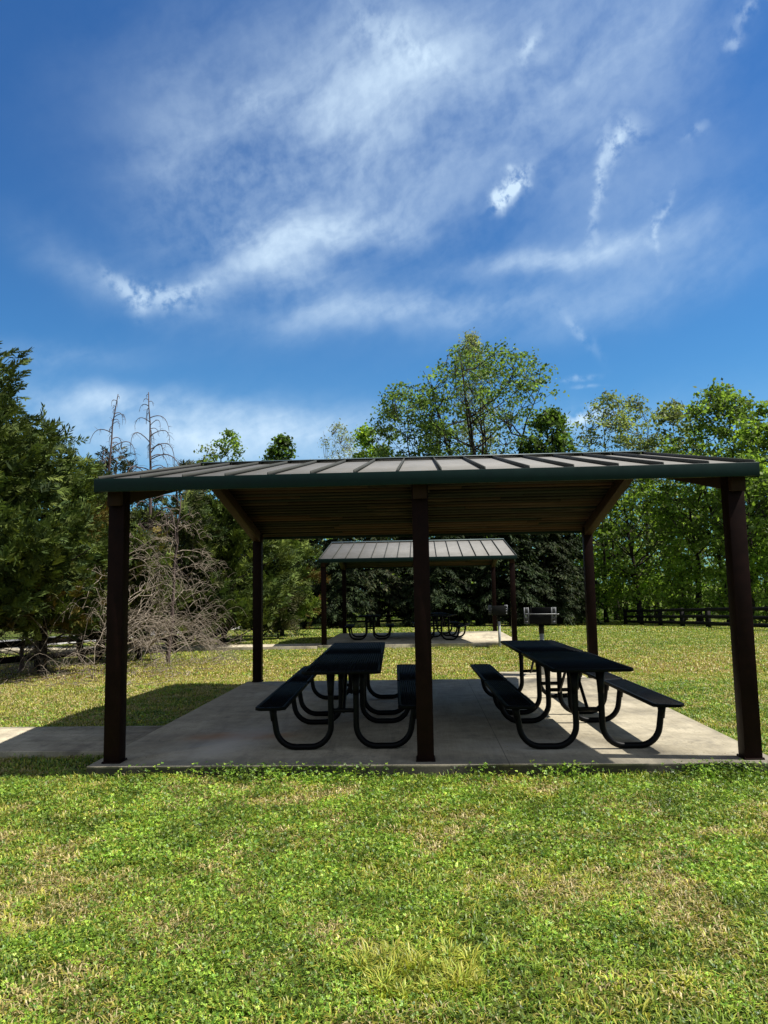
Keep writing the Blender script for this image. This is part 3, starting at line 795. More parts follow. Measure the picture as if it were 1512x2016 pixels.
def spruce_mesh(h, r, seed, pal, base=.9, dens=1.0, droop=.35):
    rg = np.random.default_rng(seed); tb = MB(); Cn, U_, L_, K_ = [], [], [], []
    tb.tube(np.stack([rg.normal(size=9)*.04, rg.normal(size=9)*.04, np.linspace(-.25, h*.98, 9)], 1), np.linspace(.2, .02, 9)*(h/10), 7)
    z = base
    while z < h*.985:
        t = (z-base)/(h-base); R_ = r*(1-t)**.85*np.clip(.75+t*2, 0, 1)
        nb = int(np.clip(5+R_*2.2, 5, 11)*dens)
        for i in range(max(3, nb)):
            a = rg.uniform(0, 6.283); L = R_*rg.uniform(.7, 1.15)+.15
            o = np.array([math.cos(a), math.sin(a), 0]); e = o*L + np.array([0, 0, z+rg.normal()*.12 - droop*L*rg.uniform(.4, 1.1)])
            p0 = np.array([0, 0, z]); md = o*L*.55 + np.array([0, 0, z+.08*L]); P = bez(p0, md, e, 7)
            tb.tube(P, np.linspace(.03, .006, 7)*(1+L*.2), 3, cap=False)
            m_ = int(60*L+26); s = rg.uniform(.12, 1.03, m_)
            q = ((1-s)**2)[:, None]*p0 + (2*s*(1-s))[:, None]*md + (s*s)[:, None]*e
            tn = unit((2*(1-s))[:, None]*(md-p0) + (2*s)[:, None]*(e-md))
            sd = np.array([-o[1], o[0], 0]); wv = rg.uniform(-1, 1, m_)*L*.30*(1.15-s)
            q = q + sd*wv[:, None] + rg.normal(size=(m_, 3))*.05 + np.array([0, 0, -.22])*(abs(wv)*.5)[:, None]
            d = unit(tn*.8 + sd*(np.sign(wv)*.7)[:, None] + np.array([0, 0, -.25]) + rg.normal(size=(m_, 3))*.3)
            Cn.append(q); U_.append(d); L_.append(rg.uniform(.09, .20, m_)); K_.append(np.full(m_, (1+.25*rg.normal())))
        z += rg.uniform(.20, .36)*(1+.3*(1-t))
    Cn, U_, L_, K_ = (np.concatenate(q) for q in (Cn, U_, L_, K_)); n = len(Cn)
    W = unit(np.cross(U_, rg.normal(size=(n, 3))*.6+np.array([0, 0, 1]))); V, Q = leaf_quads(Cn, U_, W, L_, L_*.30)
    c = palette(rg, n, pal, .2)*K_.clip(.5, 1.6)[:, None]
    return tb, V, Q, np.repeat(c, 4, 0)
def spruce(x, y, h, r, label, seed, pal, **kw):
    root = empty('conifer_tree', (x, y, float(gz(x, y)))); tb, V, Q, c = spruce_mesh(h, r, seed, pal, **kw)
    tb.build('trunk', M['bark'], root, smooth=True); mesh_np('crown', V, [Q], M['needle'], root, c)
    return tag(root, label, 'tree', 'dark conifers behind the far shelter')

def dead_spire(x, y, h, label, seed, matl='dead_dark', rmax=1.1, low=.35, bend=0.0, sides=4):
    rg = np.random.default_rng(seed); root = empty('dead_tree', (x, y, float(gz(x, y))))
    zz = np.linspace(-.2, h, 18); P = np.stack([np.cumsum(rg.normal(size=18))*.018+bend*(zz/h)**6, np.cumsum(rg.normal(size=18))*.018, zz], 1)
    tk = MB(); tk.tube(P, np.linspace(.085, .012, 18), 6); tk.build('trunk', M[matl], root, smooth=True)
    b = MB(); z = h*low
    while z < h*.99:
        t = z/h; L = rmax*(1-t)**.75*rg.uniform(.25, 1.3)+.08; a = rg.uniform(0, 6.28)
        o = np.array([math.cos(a), math.sin(a), 0]); k = np.interp(z, P[:, 2], np.arange(18)); p0 = np.array([np.interp(z, zz, P[:, 0]), np.interp(z, zz, P[:, 1]), z])
        md = p0+o*L*.85+np.array([0, 0, L*rg.uniform(.35, .75)]); e = p0+o*L*rg.uniform(.75, 1.05)+np.array([0, 0, -L*rg.uniform(.2, .75)])
        Q = bez(p0, md, e, 9); b.tube(Q, np.linspace(.017, .006, 9)*(.6+L*.5), sides, cap=False)
        for j in range(int(3+L*5)):
            s = rg.integers(3, 9); d = unit(o*rg.uniform(.0, .7)+rg.normal(size=3)*.5+np.array([0, 0, -.4])); l = L*rg.uniform(.1, .3)
            b.tube(bez(Q[s], Q[s]+d*l*.6+np.array([0, 0, .05*l]), Q[s]+d*l+np.array([0, 0, -.25*l]), 4), np.linspace(.006, .003, 4), 3, cap=False)
        z += rg.uniform(.045, .13)*(h/7)
    b.build('branches', M[matl], root, smooth=True)
    return tag(root, label, 'dead tree', 'bare dead conifers')

# ------------------------------------------------------------------ trees
CY = [(.050, .078, .022), (.085, .12, .030), (.034, .055, .018), (.125, .155, .034)]
CYL = [(.12, .17, .034), (.165, .21, .04), (.075, .115, .028)]
CYB = [(.046, .052, .023), (.070, .072, .032), (.035, .042, .019)]
LG = 'evergreens along the left fence'
def pos(px, Y): p = at(px, 1170, Y); return p[0]
def hgt(px, py, Y): p = at(px, py, Y); return p[2] - float(gz(p[0], Y))
spray_tree('cypress_tree', pos(-98, 13.6), 13.6, 7.35, 2.8, 'tallest dark green evergreen, filling the left edge of the picture', 11, CY, n=8200, base=.85, spray=.25, per=14, group=LG, lobes=.6)
spray_tree('cypress_tree', pos(85, 16.0), 16.0, hgt(85, 850, 16), 1.75, 'dark green evergreen stepping down right of the tallest one', 12, CY+CYL, n=4600, base=.8, spray=.25, group=LG, lobes=.5, tipcol=(.16, .11, .03))
spray_tree('cypress_tree', pos(165, 19.0), 19.0, hgt(165, 915, 19), 1.5, 'evergreen with some orange yellow sprays behind the left front post', 13, CY+[(.11, .12, .022)], n=3400, base=.6, spray=.25, group=LG, lobes=.5, tipcol=(.22, .13, .03))
spray_tree('cypress_tree', pos(222, 24.5), 24.5, hgt(222, 880, 24.5), 1.3, 'thin brownish evergreen behind the left dead spire', 14, CYB, n=1500, base=.5, spray=.30, per=11, group=LG, lobes=.6)
spray_tree('cypress_tree', pos(345, 22.5), 22.5, hgt(345, 925, 22.5), 1.75, 'drab olive evergreen behind the tangle of dead branches', 15, CYB+CY, n=2400, base=.3, spray=.32, group=LG, lobes=.5)
spray_tree('cypress_tree', pos(440, 24.5), 24.5, hgt(440, 945, 24.5), 1.8, 'bright green evergreen just left of the back left post', 16, CYL+CY, n=2600, base=.3, spray=.34, group=LG, lobes=.5, shape='round')
spray_tree('cypress_tree', pos(505, 28.0), 28.0, hgt(505, 950, 28), 1.9, 'green evergreen directly behind the back left post', 17, CY+CYL, n=2400, base=.4, spray=.36, group=LG, lobes=.5)
spray_tree('cypress_tree', pos(556, 32.0), 32.0, hgt(556, 1000, 32), 1.6, 'evergreen bush with reddish tips left of the far shelter', 18, CYL, n=1700, base=.2, spray=.36, group=LG, lobes=.5, tipcol=(.16, .07, .025), shape='round')
spray_tree('cypress_tree', pos(365, 30.0), 30.0, hgt(365, 905, 30), 1.5, 'small evergreen tip poking above the left end of the roof', 19, CYB, n=1300, base=.5, spray=.34, group=LG, lobes=.6)
spray_tree('cypress_tree', pos(275, 19.5), 19.5, hgt(275, 1000, 19.5), 1.3, 'low olive evergreen right behind the left front post', 20, CYB+CYL, n=1500, base=.3, spray=.3, group=LG, lobes=.6, tipcol=(.17, .13, .03))
dead_spire(pos(205, 22), 22, hgt(222, 778, 22), 'left one of two bare dead spires against the sky', 31, rmax=1.9, bend=.28)
dead_spire(pos(292, 21.5), 21.5, hgt(290, 772, 21.5), 'right one of two bare dead spires, with long arching limbs', 33, rmax=2.5, bend=-.10)

def dead_heap(x, y, label, seed, nbr=70, top=4.0, reach=2.6, squash=.7):
    rg = np.random.default_rng(seed); root = empty('dead_tree', (x, y, float(gz(x, y))))
    tk = MB(); P = np.stack([np.linspace(0, .3, 12)+rg.normal(size=12)*.03, rg.normal(size=12)*.04, np.linspace(-.2, top+.2, 12)], 1)
    tk.tube(P, np.linspace(.06, .010, 12), 7); tk.build('trunk', M['dead_dark'], root, smooth=True)
    b = MB(); b.tube(P[1:-1], .010, 4)
    def twig(p0, d, L, r0, lev):
        n = 10 if lev == 0 else 7
        e = p0 + d*L + np.array([0, 0, -L*rg.uniform(.25, .75)]); md = p0 + d*L*.68 + np.array([0, 0, L*rg.uniform(.14, .42)])
        g = float(gz(x+e[0], y+e[1]))-root.location[2]+.03
        e[2] = max(e[2], g+rg.uniform(0, .1)); Q = bez(p0, md, e, n); Q[1:-1] += rg.normal(size=(n-2, 3))*.010*L
        b.tube(Q, np.linspace(r0, r0*.4, n), 4 if lev == 0 else 3, cap=False)
        if lev < 2:
            for j in range(rg.integers(6, 11) if lev == 0 else rg.integers(1, 4)):
                k = rg.integers(2, n); dd = unit(d*1.1 + rg.normal(size=3)*.42*np.array([1, 1, .5]) + np.array([0, 0, .1])); twig(Q[k], dd, L*rg.uniform(.28, .62), max(r0*.55, .0034), lev+1)
    for i in range(nbr):
        z = .15+rg.random()**1.25*top*.92; a = rg.uniform(0, 6.28); k = P[min(11, int(z/(top+.2)*11)+1)]
        d = unit(np.array([math.cos(a), math.sin(a)*squash, rg.uniform(-.05, .45)])); L = rg.uniform(.45, 1.0)*reach*(1.08-.75*z/top)
        twig(np.array([k[0], k[1], z]), d, L, .0125, 0)
    b.build('branches', M['dead'], root, smooth=True)
    return tag(root, label, 'dead tree')
dead_heap(pos(226, 16.4), 16.4, 'widest grey tangle of drooping dead branches, its trunk hidden by the left front post', 41, 38, 2.9, 2.85)
dead_heap(pos(330, 18.2), 18.2, 'taller grey dead conifer right of the left front post, hung with curved twigs', 44, 30, 4.0, 1.8)
dead_heap(pos(40, 16.2), 16.2, 'low grey dead brush lying under the left evergreens', 42, 26, 1.3, 1.7)
spr = spray_tree('conifer_sapling', pos(560, 30), 28.5, 2.2, .7, 'wispy pale drooping sapling beside the far shelter', 43, [(.16, .15, .09), (.12, .12, .06)], n=260, base=.2, spray=.5, per=9, cat='sapling', lobes=.6, wid=.06)

SP = [(.020, .034, .014), (.030, .048, .018), (.013, .023, .010), (.046, .062, .022)]
SPO = [(0.055, 0.061, 0.029), (0.083, 0.083, 0.040), (0.033, 0.042, 0.022)]
spruce(pos(600, 50), 50, 9.4, 2.9, 'dark conifer at the left end of the row behind the far shelter', 51, SP)
spruce(pos(668, 46), 47, 9.0, 2.6, 'dark conifer behind the left posts of the far shelter', 52, SP)
spruce(pos(742, 48), 48.5, 9.3, 3.0, 'brownish olive conifer between the far shelter posts with a forked trunk', 53, SPO+SP, dens=.75, base=1.6)
spruce(pos(808, 51), 51, 9.6, 2.7, 'dark conifer behind the middle post', 54, SP)
spruce(pos(872, 47), 47, 9.2, 2.8, 'blue green conifer right of the middle post behind the far shelter', 55, SP)
spruce(pos(940, 50), 50, 9.4, 2.9, 'dark conifer behind the right posts of the far shelter', 56, SP)
spruce(pos(1005, 46.5), 46.5, 9.2, 2.8, 'dark conifer left of the near grill', 57, SP)
spruce(pos(1075, 48.5), 48.5, 9.3, 3.1, 'wide dark conifer directly behind the near grill', 58, SP+SPO[:1])
spruce(pos(1120, 52), 52.5, 8.6, 2.6, 'dark conifer at the right end of the row by the back right post', 59, SP)

D = deciduous
BG = 'leafy trees beyond the fence'
# skyline, left to right
D('leafy_tree', pos(448, 62), 62, hgt(448, 850, 62), 2.5, 7, 'open small leaved tree above the left slope of the roof', 'maple', 61, n_clump=95, per=34, leaf=.15, stems=3, spread=.6, tr=.2)
D('leafy_tree', pos(405, 64), 64, hgt(405, 880, 64), 1.6, 7, 'thin yellowish tree left of the open small leaved one', 'olive', 62, n_clump=55, per=30, leaf=.14, tr=.13)
D('leafy_tree', pos(556, 60), 60, hgt(556, 862, 60), 1.75, 6, 'compact dark round tree above the roof, standing apart', 'dark', 63, n_clump=95, per=46, leaf=.17, tr=.2)
D('pale_tree', pos(672, 68), 68, hgt(672, 832, 68), 3.2, 6, 'pale nearly bare tree left of the big central tree', 'pale', 64, n_clump=260, per=13, leaf=.09, stems=3, spread=.5, tr=.17, barkm='bark_pale', clump=.5)
D('leafy_tree', pos(725, 63), 63, hgt(725, 845, 63), 1.8, 6, 'yellow green slim tree left of the big central tree', 'lime', 65, n_clump=85, per=40, leaf=.15, tr=.16)
D('leafy_tree', pos(822, 57), 57, hgt(818, 764, 57), 4.3, 4.0, 'left lobe of the big central group, dark toothed leaves', 'crown', 66, n_clump=280, per=34, leaf=.135, stems=4, spread=.6, tr=.28, shape='vase', clump=.62)
D('leafy_tree', pos(962, 56), 56, hgt(965, 692, 56), 6.3, 5.0, 'biggest broad tree of the skyline with bare fanning limbs', 'crown', 67, n_clump=430, per=32, leaf=.135, stems=7, spread=.72, tr=.36, shape='vase', side=.25, clump=.66)
D('pale_tree', pos(944, 64), 64, hgt(944, 656, 64), 2.2, 12, 'pale feathery tree top rising behind the biggest tree', 'pale', 68, n_clump=240, per=30, leaf=.10, stems=2, spread=.4, tr=.2, barkm='bark_pale', clump=.5)
D('leafy_tree', pos(765, 60), 60, hgt(765, 880, 60), 2.2, 4, 'low green tree filling between the slim and the big trees', 'maple', 69, n_clump=90, per=44, leaf=.17, tr=.18)
D('leafy_tree', pos(1098, 55), 55, hgt(1098, 808, 55), 3.2, 4.5, 'dense rounded tree just right of the biggest one', 'dark', 70, n_clump=180, per=52, leaf=.16, tr=.22)
D('pale_tree', pos(1215, 62), 62, hgt(1222, 776, 62), 4.3, 5, 'greyish olive twin topped tree above the right roof slope', 'olive', 71, n_clump=210, per=32, leaf=.13, stems=2, spread=.45, tr=.24, shape='tall')
D('pale_tree', pos(1272, 64), 64, hgt(1272, 783, 64), 3.7, 5, 'greyish olive slender tree right of the twin topped one', 'olive', 72, n_clump=150, per=32, leaf=.13, stems=2, spread=.3, tr=.2, shape='tall')
D('leafy_tree', pos(1345, 58), 58, hgt(1335, 793, 58), 3.5, 4.5, 'mid green tree between the olive trees and the bright one', 'olive', 73, n_clump=140, per=32, leaf=.15, tr=.2, shape='tall')
D('leafy_tree', pos(1438, 49), 49, hgt(1432, 762, 49), 4.5, 4.5, 'broad leaved tree at the upper right, tallest on that side', 'maple', 74, n_clump=300, per=37, leaf=.135, stems=3, spread=.5, tr=.24)
D('leafy_tree', pos(1545, 46), 46, hgt(1530, 796, 46), 4.2, 3.5, 'green tree cut by the right picture edge', 'maple', 75, n_clump=200, per=34, leaf=.18, stems=2, spread=.4, tr=.24)
# middle storey on the right with visible trunks
D('leafy_tree', pos(1262, 53), 53, hgt(1262, 905, 53), 3.1, 3.2, 'tree with a dark crooked double trunk behind the right fence', 'maple', 81, n_clump=86, per=30, leaf=0.163, stems=2, spread=.35, tr=.26)
D('leafy_tree', pos(1375, 50), 50, hgt(1375, 910, 50), 2.8, 3.0, 'tree with a straight dark trunk near the right front post', 'lime', 82, n_clump=86, per=30, leaf=0.155, tr=.23, lean=-.03)
D('leafy_tree', pos(1192, 56), 56, hgt(1192, 930, 56), 2.6, 1.6, 'green tree right of the back right post', 'maple', 83, n_clump=86, per=31, leaf=0.146, tr=.18)
D('leafy_tree', pos(1478, 43), 43, hgt(1490, 900, 43), 2.6, 3.2, 'tree with a leaning forked trunk right of the right front post', 'maple', 84, n_clump=80, per=30, leaf=0.146, stems=2, spread=.4, tr=.24, lean=.03)
D('leafy_tree', pos(1320, 57), 57, hgt(1320, 960, 57), 2.6, 2.4, 'shady mid height tree between the two trunks', 'dark', 85, n_clump=74, per=31, leaf=0.146, tr=.17)
D('leafy_tree', pos(1600, 40), 40, 10, 3.0, 2.5, 'nearest leafy tree at the far right, mostly outside the picture', 'maple', 86, n_clump=80, per=30, leaf=0.155, tr=.2)
D('sapling', pos(1345, 50), 50, 4.6, 1.7, .8, 'bright yellow green sapling in front of the shady trees', 'lime', 91, n_clump=64, per=30, leaf=0.138, tr=.07, cat='sapling', group='saplings at the wood edge')
D('sapling', pos(1228, 54), 54, 4.2, 1.9, .4, 'bright green bush at the foot of the crooked double trunk', 'lime', 92, n_clump=68, per=30, leaf=0.129, tr=.06, cat='bush', group='saplings at the wood edge')
D('sapling', pos(1165, 57), 57, 5.5, 1.9, .4, 'bright green bush by the back right post', 'lime', 93, n_clump=72, per=30, leaf=0.129, tr=.07, cat='bush', group='saplings at the wood edge')
D('sapling', pos(1440, 46), 46, 3.6, 1.7, .4, 'low leafy bush behind the right front post', 'lime', 94, n_clump=64, per=30, leaf=0.129, tr=.06, cat='bush', group='saplings at the wood edge')
D('sapling', pos(1505, 42), 42, 4.2, 1.8, .3, 'leafy bush at the right picture edge behind the fence', 'lime', 95, n_clump=64, per=30, leaf=0.129, tr=.06, cat='bush', group='saplings at the wood edge')
D('sapling', pos(1290, 55), 55, 3.2, 1.8, .3, 'low green bush between the two dark trunks', 'maple', 96, n_clump=60, per=30, leaf=0.129, tr=.06, cat='bush', group='saplings at the wood edge')

# far wood that reads as one mass
rg = np.random.default_rng(101); tb = MB()
N = 1900
cx = rg.uniform(-62, 75, N); cyy = rg.uniform(62, 90, N); hh = 1.8+(cyy-62)*.36+2.6*vn(cx*.16, cyy*.05) + 3.5*np.clip((cx-9)/6, 0, 1)
cx2 = np.where(cx < -2, cx, cx); cz = rg.uniform(0, 1, N)**.8*hh
ci = np.repeat(np.arange(N), 62); n = len(ci)
P = np.stack([cx2, cyy, cz + gz(cx2, cyy)], 1)[ci] + rg.normal(size=(n, 3))*np.array([.95, .95, .6])
P[:, 2] = np.maximum(P[:, 2], gz(P[:, 0], P[:, 1])+.05)
U, W = rand_axes(rg, n, .4); l = .19*rg.uniform(.6, 1.4, n); V, Q = leaf_quads(P, U, W, l, l*.65)
c = palette(rg, n, PAL['maple']+PAL['lime']+PAL['olive'])*np.repeat((1+.25*rg.normal(size=N)).clip(.5, 1.6), 62)[:, None]
tag(mesh_np('woodland', V, [Q], M['leaf'], None, np.repeat(c, 4, 0)), 'distant leafy wood behind all the trees', 'woodland', kind='stuff')
tb = MB()
for i in range(130):
    x, y = rg.uniform(-55, 70), rg.uniform(62, 84); z = float(gz(x, y)); hh_ = rg.uniform(6, 11); a = rg.normal(size=2)*.5
    tb.tube([(x, y, z-.2), (x+a[0]*.3, y+a[1]*.3, z+hh_*.5), (x+a[0], y+a[1], z+hh_)], [rg.uniform(.1, .2), .1, .03], 5, cap=False)
tag(tb.build('tree_trunks', M['bark'], smooth=True), 'dark slim trunks deep in the distant wood', 'woodland', kind='stuff')

# ------------------------------------------------------------------ grass
def excluded(x, y):
    e = in_rect(x, y, SLAB) | in_rect(x, y, SLAB2) | in_rect(x, y, WALK) | in_rect(x, y, WALK2) | in_rect(x, y, PAD) | (x < ROADX+.1)
    return e
def tanfield(x, y):
    f = fbm(x*3.0+3, y*3.0+9, 4)*.72 + fbm(x*.7+40, y*.7, 3)*.28
    band = np.clip((y-11)/4, 0, 1)*np.clip((25-y)/6, 0, 1)*.10
    lf = np.clip((-3.2-x)/2, 0, 1)*np.clip((y-8)/2, 0, 1)*np.clip((20-y)/4, 0, 1)*.17
    return f + band + lf
GREEN = np.array([(0.165, 0.268, 0.025), (0.215, 0.33, 0.035), (0.085, 0.165, 0.018), (0.32, 0.40, 0.06)])
STRAW = np.array([(.46, .37, .155), (.34, .265, .09), (.58, .49, .26)])
YEL = np.array([(0.34, 0.35, 0.045), (0.41, 0.37, 0.07)])
gV, gQ, gT, gC = [], [], [], []; gn = 0
def blades(rg, x, y, h, w, straw_k=1.0):
    global gn
    n = len(x); z = gz(x, y) - .004
    tf = tanfield(x, y); pst = np.clip((tf-.52)/.12, .10, .75)*straw_k
    u = rg.random(n); c = palette(rg, n, GREEN, .22); lush = np.clip((.48-tf)/.12, 0, 1)[:, None]
    c = c*(1-.22*lush) ; yl = rg.random(n) < .22+.4*np.clip((tf-.46)/.1, 0, 1); c[yl] = palette(rg, yl.sum(), YEL, .2)
    c = c*np.clip(1+1.5*(fbm(x*5+7, y*5+3, 3)-.48)*np.clip((9-y)/3, .35, 1), .5, 1.6)[:, None]
    st = u < pst; c[st] = palette(rg, st.sum(), STRAW, .2)
    h = h*np.where(st, .8, 1)*(.75+.5*fbm(x*1.7+9, y*1.7, 2))
    a = rg.uniform(0, 6.283, n); lean = rg.uniform(.25, 2.0, n)
    d = np.stack([np.cos(a), np.sin(a), np.zeros(n)], 1); sd = np.stack([-np.sin(a), np.cos(a), np.zeros(n)], 1)
    tw = rg.uniform(-.8, .8, n)[:, None]; sd = unit(sd + d*tw)
    p = np.stack([x, y, z], 1); up = np.array([0, 0, 1.0]); hh = h[:, None]; ww = (w*rg.uniform(.7, 1.3, n))[:, None]
    m1 = p + (up*.62 + d*lean[:, None]*.22)*hh; m2 = p + (up*(1-.32*lean[:, None]) + d*lean[:, None]*.75)*hh
    V = np.stack([p-sd*ww*.5, p+sd*ww*.5, m1-sd*ww*.42, m1+sd*ww*.42, m2], 1).reshape(-1, 3)
    i = np.arange(n)*5+gn
    gV.append(V); gQ.append(np.stack([i, i+1, i+3, i+2], 1)); gT.append(np.stack([i+2, i+3, i+4], 1)); gC.append(np.repeat(c, 5, 0)); gn += 5*n
def scatter(rg, y0, y1, dens, k=.56, mrg=1.2):
    area = (y1-y0)*(k*(y0+y1)+2*mrg); n = int(area*dens)
    y = rg.uniform(y0, y1, int(n*1.6)); wmax = k*y1+mrg; keep = rg.random(len(y)) < (k*y+mrg)/wmax; y = y[keep][:n]
    x = rg.uniform(-1, 1, len(y))*(k*y+mrg); ok = ~excluded(x, y); return x[ok], y[ok]
rg = np.random.default_rng(202)
x, y = scatter(rg, 2.3, 4.6, 4600); blades(rg, x, y, rg.uniform(.016, .05, len(x)), .0075)
x, y = scatter(rg, 4.6, 7.0, 3600); blades(rg, x, y, rg.uniform(.02, .052, len(x)), .0098)
x, y = scatter(rg, 7.0, 14.5, 1900); blades(rg, x, y, rg.uniform(.025, .06, len(x)), .011, .85)
x, y = scatter(rg, 14.5, 30, 420); blades(rg, x, y, rg.uniform(.03, .065, len(x)), .020, .75)
x, y = scatter(rg, 30, 58, 75); blades(rg, x, y, rg.uniform(.04, .08, len(x)), .040, .7)
def tufts(rg, x, y, nb, h0, h1, w, spread, cols, flat):
    global gn
    n = len(x)*nb; ci = np.repeat(np.arange(len(x)), nb); a = rg.uniform(0, 6.283, n); q = np.abs(rg.normal(size=n))*spread
    hk = rg.uniform(.7, 1.3, len(x))[ci]; px, py = x[ci]+np.cos(a)*q, y[ci]+np.sin(a)*q
    ok = ~excluded(px, py); px, py, a, ci, hk = px[ok], py[ok], a[ok], ci[ok], hk[ok]; n = len(px)
    h = rg.uniform(h0, h1, n)*hk; ln = rg.uniform(.3, 1.0, n)*flat; tone = (1+.22*rg.normal(size=len(x))).clip(.6, 1.5)[ci]
    c = palette(rg, n, cols, .16)*tone[:, None]
    d = np.stack([np.cos(a), np.sin(a), a*0], 1); sd = unit(np.stack([-np.sin(a), np.cos(a), a*0], 1)+d*rg.uniform(-.6, .6, n)[:, None])
    p = np.stack([px, py, gz(px, py)-.003], 1); up = np.array([0, 0, 1.0]); hh = h[:, None]; l = ln[:, None]; ww = (w*rg.uniform(.7, 1.3, n))[:, None]
    m1 = p+(up*.6*(1-.25*l)+d*l*.35)*hh; m2 = p+(up*np.maximum(1-.55*l, .08)+d*l*1.0)*hh
    V = np.stack([p-sd*ww*.5, p+sd*ww*.5, m1-sd*ww*.45, m1+sd*ww*.45, m2], 1).reshape(-1, 3); i = np.arange(n)*5+gn
    gV.append(V); gQ.append(np.stack([i, i+1, i+3, i+2], 1)); gT.append(np.stack([i+2, i+3, i+4], 1)); gC.append(np.repeat(c, 5, 0)); gn += 5*n
for (y0, y1, dn, w) in ((2.3, 4.6, 75, .0075), (4.6, 7.0, 60, .0095), (7.0, 13.5, 14, .012)):
    x, y = scatter(rg, y0, y1, dn); k = tanfield(x, y) > .49; tufts(rg, x[k], y[k], 22, .03, .06, w*.7, .04, STRAW, 1.7)
    x, y = scatter(rg, y0, y1, dn*.6); tufts(rg, x, y, 20, .03, .062, w*.9, .035, np.concatenate([YEL, GREEN[1:2]]), 1.5)
    x, y = scatter(rg, y0, y1, dn*.9); k = tanfield(x, y) < .52; tufts(rg, x[k], y[k], 20, .03, .055, w, .045, GREEN, 1.5)
k = 46; a = rg.uniform(0, 6.283, k); q = np.sqrt(rg.random(k))
tufts(rg, -.08+np.cos(a)*q*.34, 3.42+np.sin(a)*q*.20, 30, .05, .095, .0062, .035, np.concatenate([YEL, GREEN[3:4]]), .9)
# taller fringe along slab edges and paths
def fringe(xa, ya, xb, yb, n, h0, h1, off=.05):
    t = rg.random(n); cl = fbm(t*np.hypot(xb-xa, yb-ya)*1.4+xa, t*0+ya, 3); k = rg.random(n) < np.clip((cl-.34)*3.2, .12, 1); t = t[k]
    x = xa+(xb-xa)*t; y = ya+(yb-ya)*t; d = np.array([yb-ya, -(xb-xa)]); d = d/np.linalg.norm(d); o = np.abs(rg.normal(size=len(t)))*off+.006
    x = x + d[0]*o; y = y + d[1]*o; blades(rg, x, y, rg.uniform(h0, h1, len(x)), .007, .7)
fringe(SLAB[0]-.1, SLAB[2], SLAB[1]+.2, SLAB[2], 3600, .03, .10, .07)
fringe(SLAB[1], SLAB[2], SLAB[1], SLAB[3], 2600, .05, .12, .07)
fringe(SLAB[0], SLAB[3], SLAB[0], WALK[3], 1500, .04, .09, .06)
fringe(SLAB[1], SLAB[3], SLAB[0], SLAB[3], 2600, .05, .13, .08)
fringe(-9, WALK[2], -3.1, WALK[2], 2200, .03, .08, .07)
fringe(-3.1, WALK[3], -9, WALK[3], 1800, .03, .08, .06)
fringe(SLAB2[0], SLAB2[2], SLAB2[1], SLAB2[2], 2200, .05, .11, .08)
tag(mesh_np('grass', np.concatenate(gV), [np.concatenate(gQ), np.concatenate(gT)], M['grass'], None, np.concatenate(gC)),
    'short mown grass, green with straw coloured dry patches', 'grass', kind='stuff')

# clover and broad lawn weeds
def clover(rg, x, y, size, hh):
    n = len(x); z = gz(x, y)+hh; a = rg.uniform(0, 6.283, n); V, K = [], []
    tl = unit(rg.normal(size=(n, 3))*.6+np.array([0, 0, 1])); e1 = unit(np.cross(tl, np.stack([np.cos(a), np.sin(a), a*0], 1))); e2 = np.cross(tl, e1)
    c = palette(rg, n, [(.115, .22, .021), (.18, .30, .031), (.055, .135, .014), (.30, .40, .055)], .38)
    c = c*np.clip(1+1.6*(fbm(x*5+7, y*5+3, 3)-.48), .5, 1.6)[:, None]
    for k in range(3):
        b = k*2.094; U = e1*math.cos(b)+e2*math.sin(b); W = np.cross(tl, U); s = (size*rg.uniform(.7, 1.2, n))[:, None]; p = np.stack([x, y, z], 1)
        V.append(np.stack([p, p+U*s*.6+W*s*.48, p+U*s*1.05+tl*s*.1, p+U*s*.6-W*s*.48], 1)); K.append(np.repeat(c[:, None], 4, 1))
    return np.concatenate(V).reshape(-1, 3), np.concatenate(K).reshape(-1, 3)
Vs, Ks = [], []
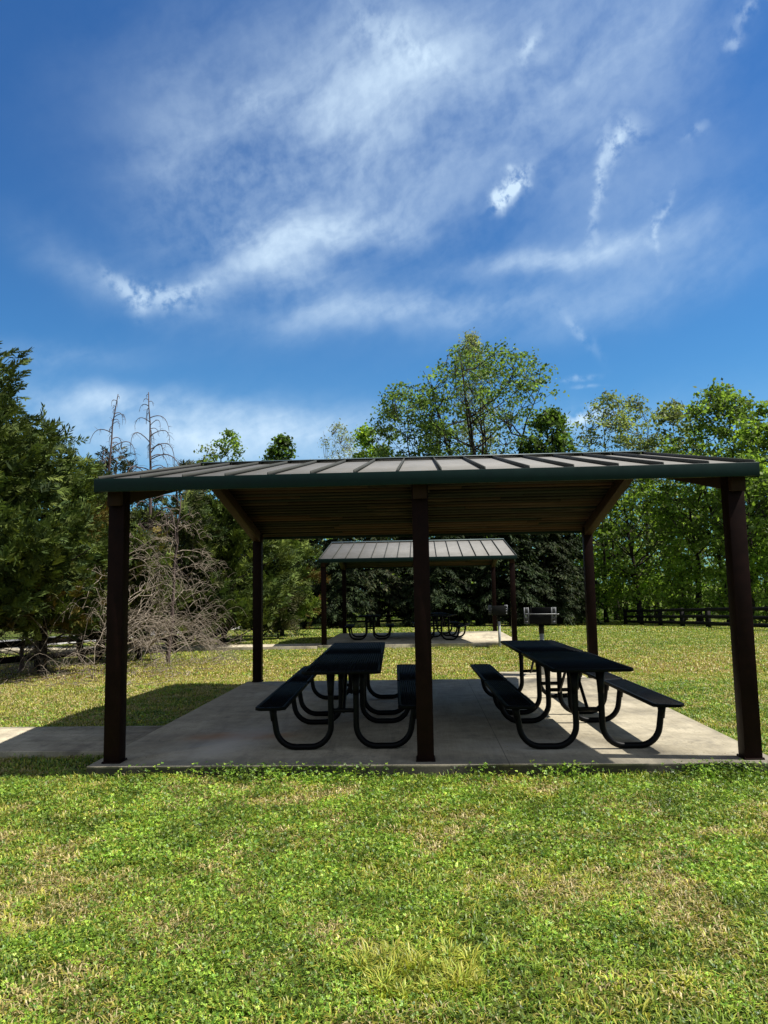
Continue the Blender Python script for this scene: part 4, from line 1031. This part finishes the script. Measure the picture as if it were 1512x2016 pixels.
for (y0, y1, dn, s, hm) in ((2.3, 4.6, 4200, .0092, .042), (4.6, 7.0, 3200, .0115, .045), (7, 13, 420, .016, .05)):
    x, y = scatter(rg, y0, y1, dn); f = fbm(x*1.3+60, y*1.3+22, 3)-1.1*np.clip(tanfield(x, y)-.49, 0, 1); k = rg.random(len(x)) < np.clip((f-.34)/.18, .12, 1)
    v, c_ = clover(rg, x[k], y[k], s, rg.uniform(.015, hm, k.sum())); Vs.append(v); Ks.append(c_)
for (xa, xb, n) in ((-2.75, -2.3, 90), (-2.05, -.9, 800), (-1.0, -.3, 260), (.3, .7, 130), (.9, 1.5, 300), (2.2, 3.0, 1000)):      # leafy weeds against the slab's front face
    t = rg.normal(size=n)*.28+.5; x = xa+(xb-xa)*t; y = SLAB[2]+.01-np.abs(rg.normal(size=n))*.13; v, c_ = clover(rg, x, y, .015, rg.uniform(.03, .15, n)*np.exp(-((SLAB[2]-y)/.25))); Vs.append(v); Ks.append(c_)
V = np.concatenate(Vs)
tag(mesh_np('clover', V, [np.arange(len(V)).reshape(-1, 4)], M['grass'], None, np.concatenate(Ks)), 'clover and small leafy weeds in the lawn', 'clover', kind='stuff')
# fallen twigs and straw on the soil at the left
b = MB()
for i in range(420):
    x = rg.uniform(-11, -4.6); y = rg.uniform(13.0, 19); 
    if excluded(np.array([x]), np.array([y]))[0]: continue
    a = rg.uniform(0, 3.14); L = rg.uniform(.1, .55); z = float(gz(x, y))+rg.uniform(.01, .06)
    d = np.array([math.cos(a), math.sin(a), rg.uniform(-.05, .25)])*L
    p = np.array([x, y, z]); b.tube(bez(p, p+d*.5+rg.normal(size=3)*.05, p+d, 4), np.linspace(.007, .003, 4), 3, cap=False)
tag(b.build('twig_litter', M['dead'], smooth=True), 'dry twigs scattered on the ground under the evergreens', 'twigs', kind='stuff')
# dry leaf crumbs on the concrete
n = 260; x = rg.uniform(-2.9, 2.9, n); y = np.where(rg.random(n) < .5, rg.uniform(6.85, 8.2, n), rg.uniform(6.85, 12.8, n))
U, W = rand_axes(rg, n, 2.5); l = rg.uniform(.003, .012, n); V, Q = leaf_quads(np.stack([x, y, np.full(n, .008)], 1), U, W, l, l*.5)
tag(mesh_np('leaf_litter', V, [Q], M['leaf'], None, np.repeat(palette(rg, n, [(.3, .26, .2), (.16, .12, .08), (.42, .38, .3)]), 4, 0)), 'tiny dry leaf crumbs on the concrete floor', 'litter', kind='stuff')
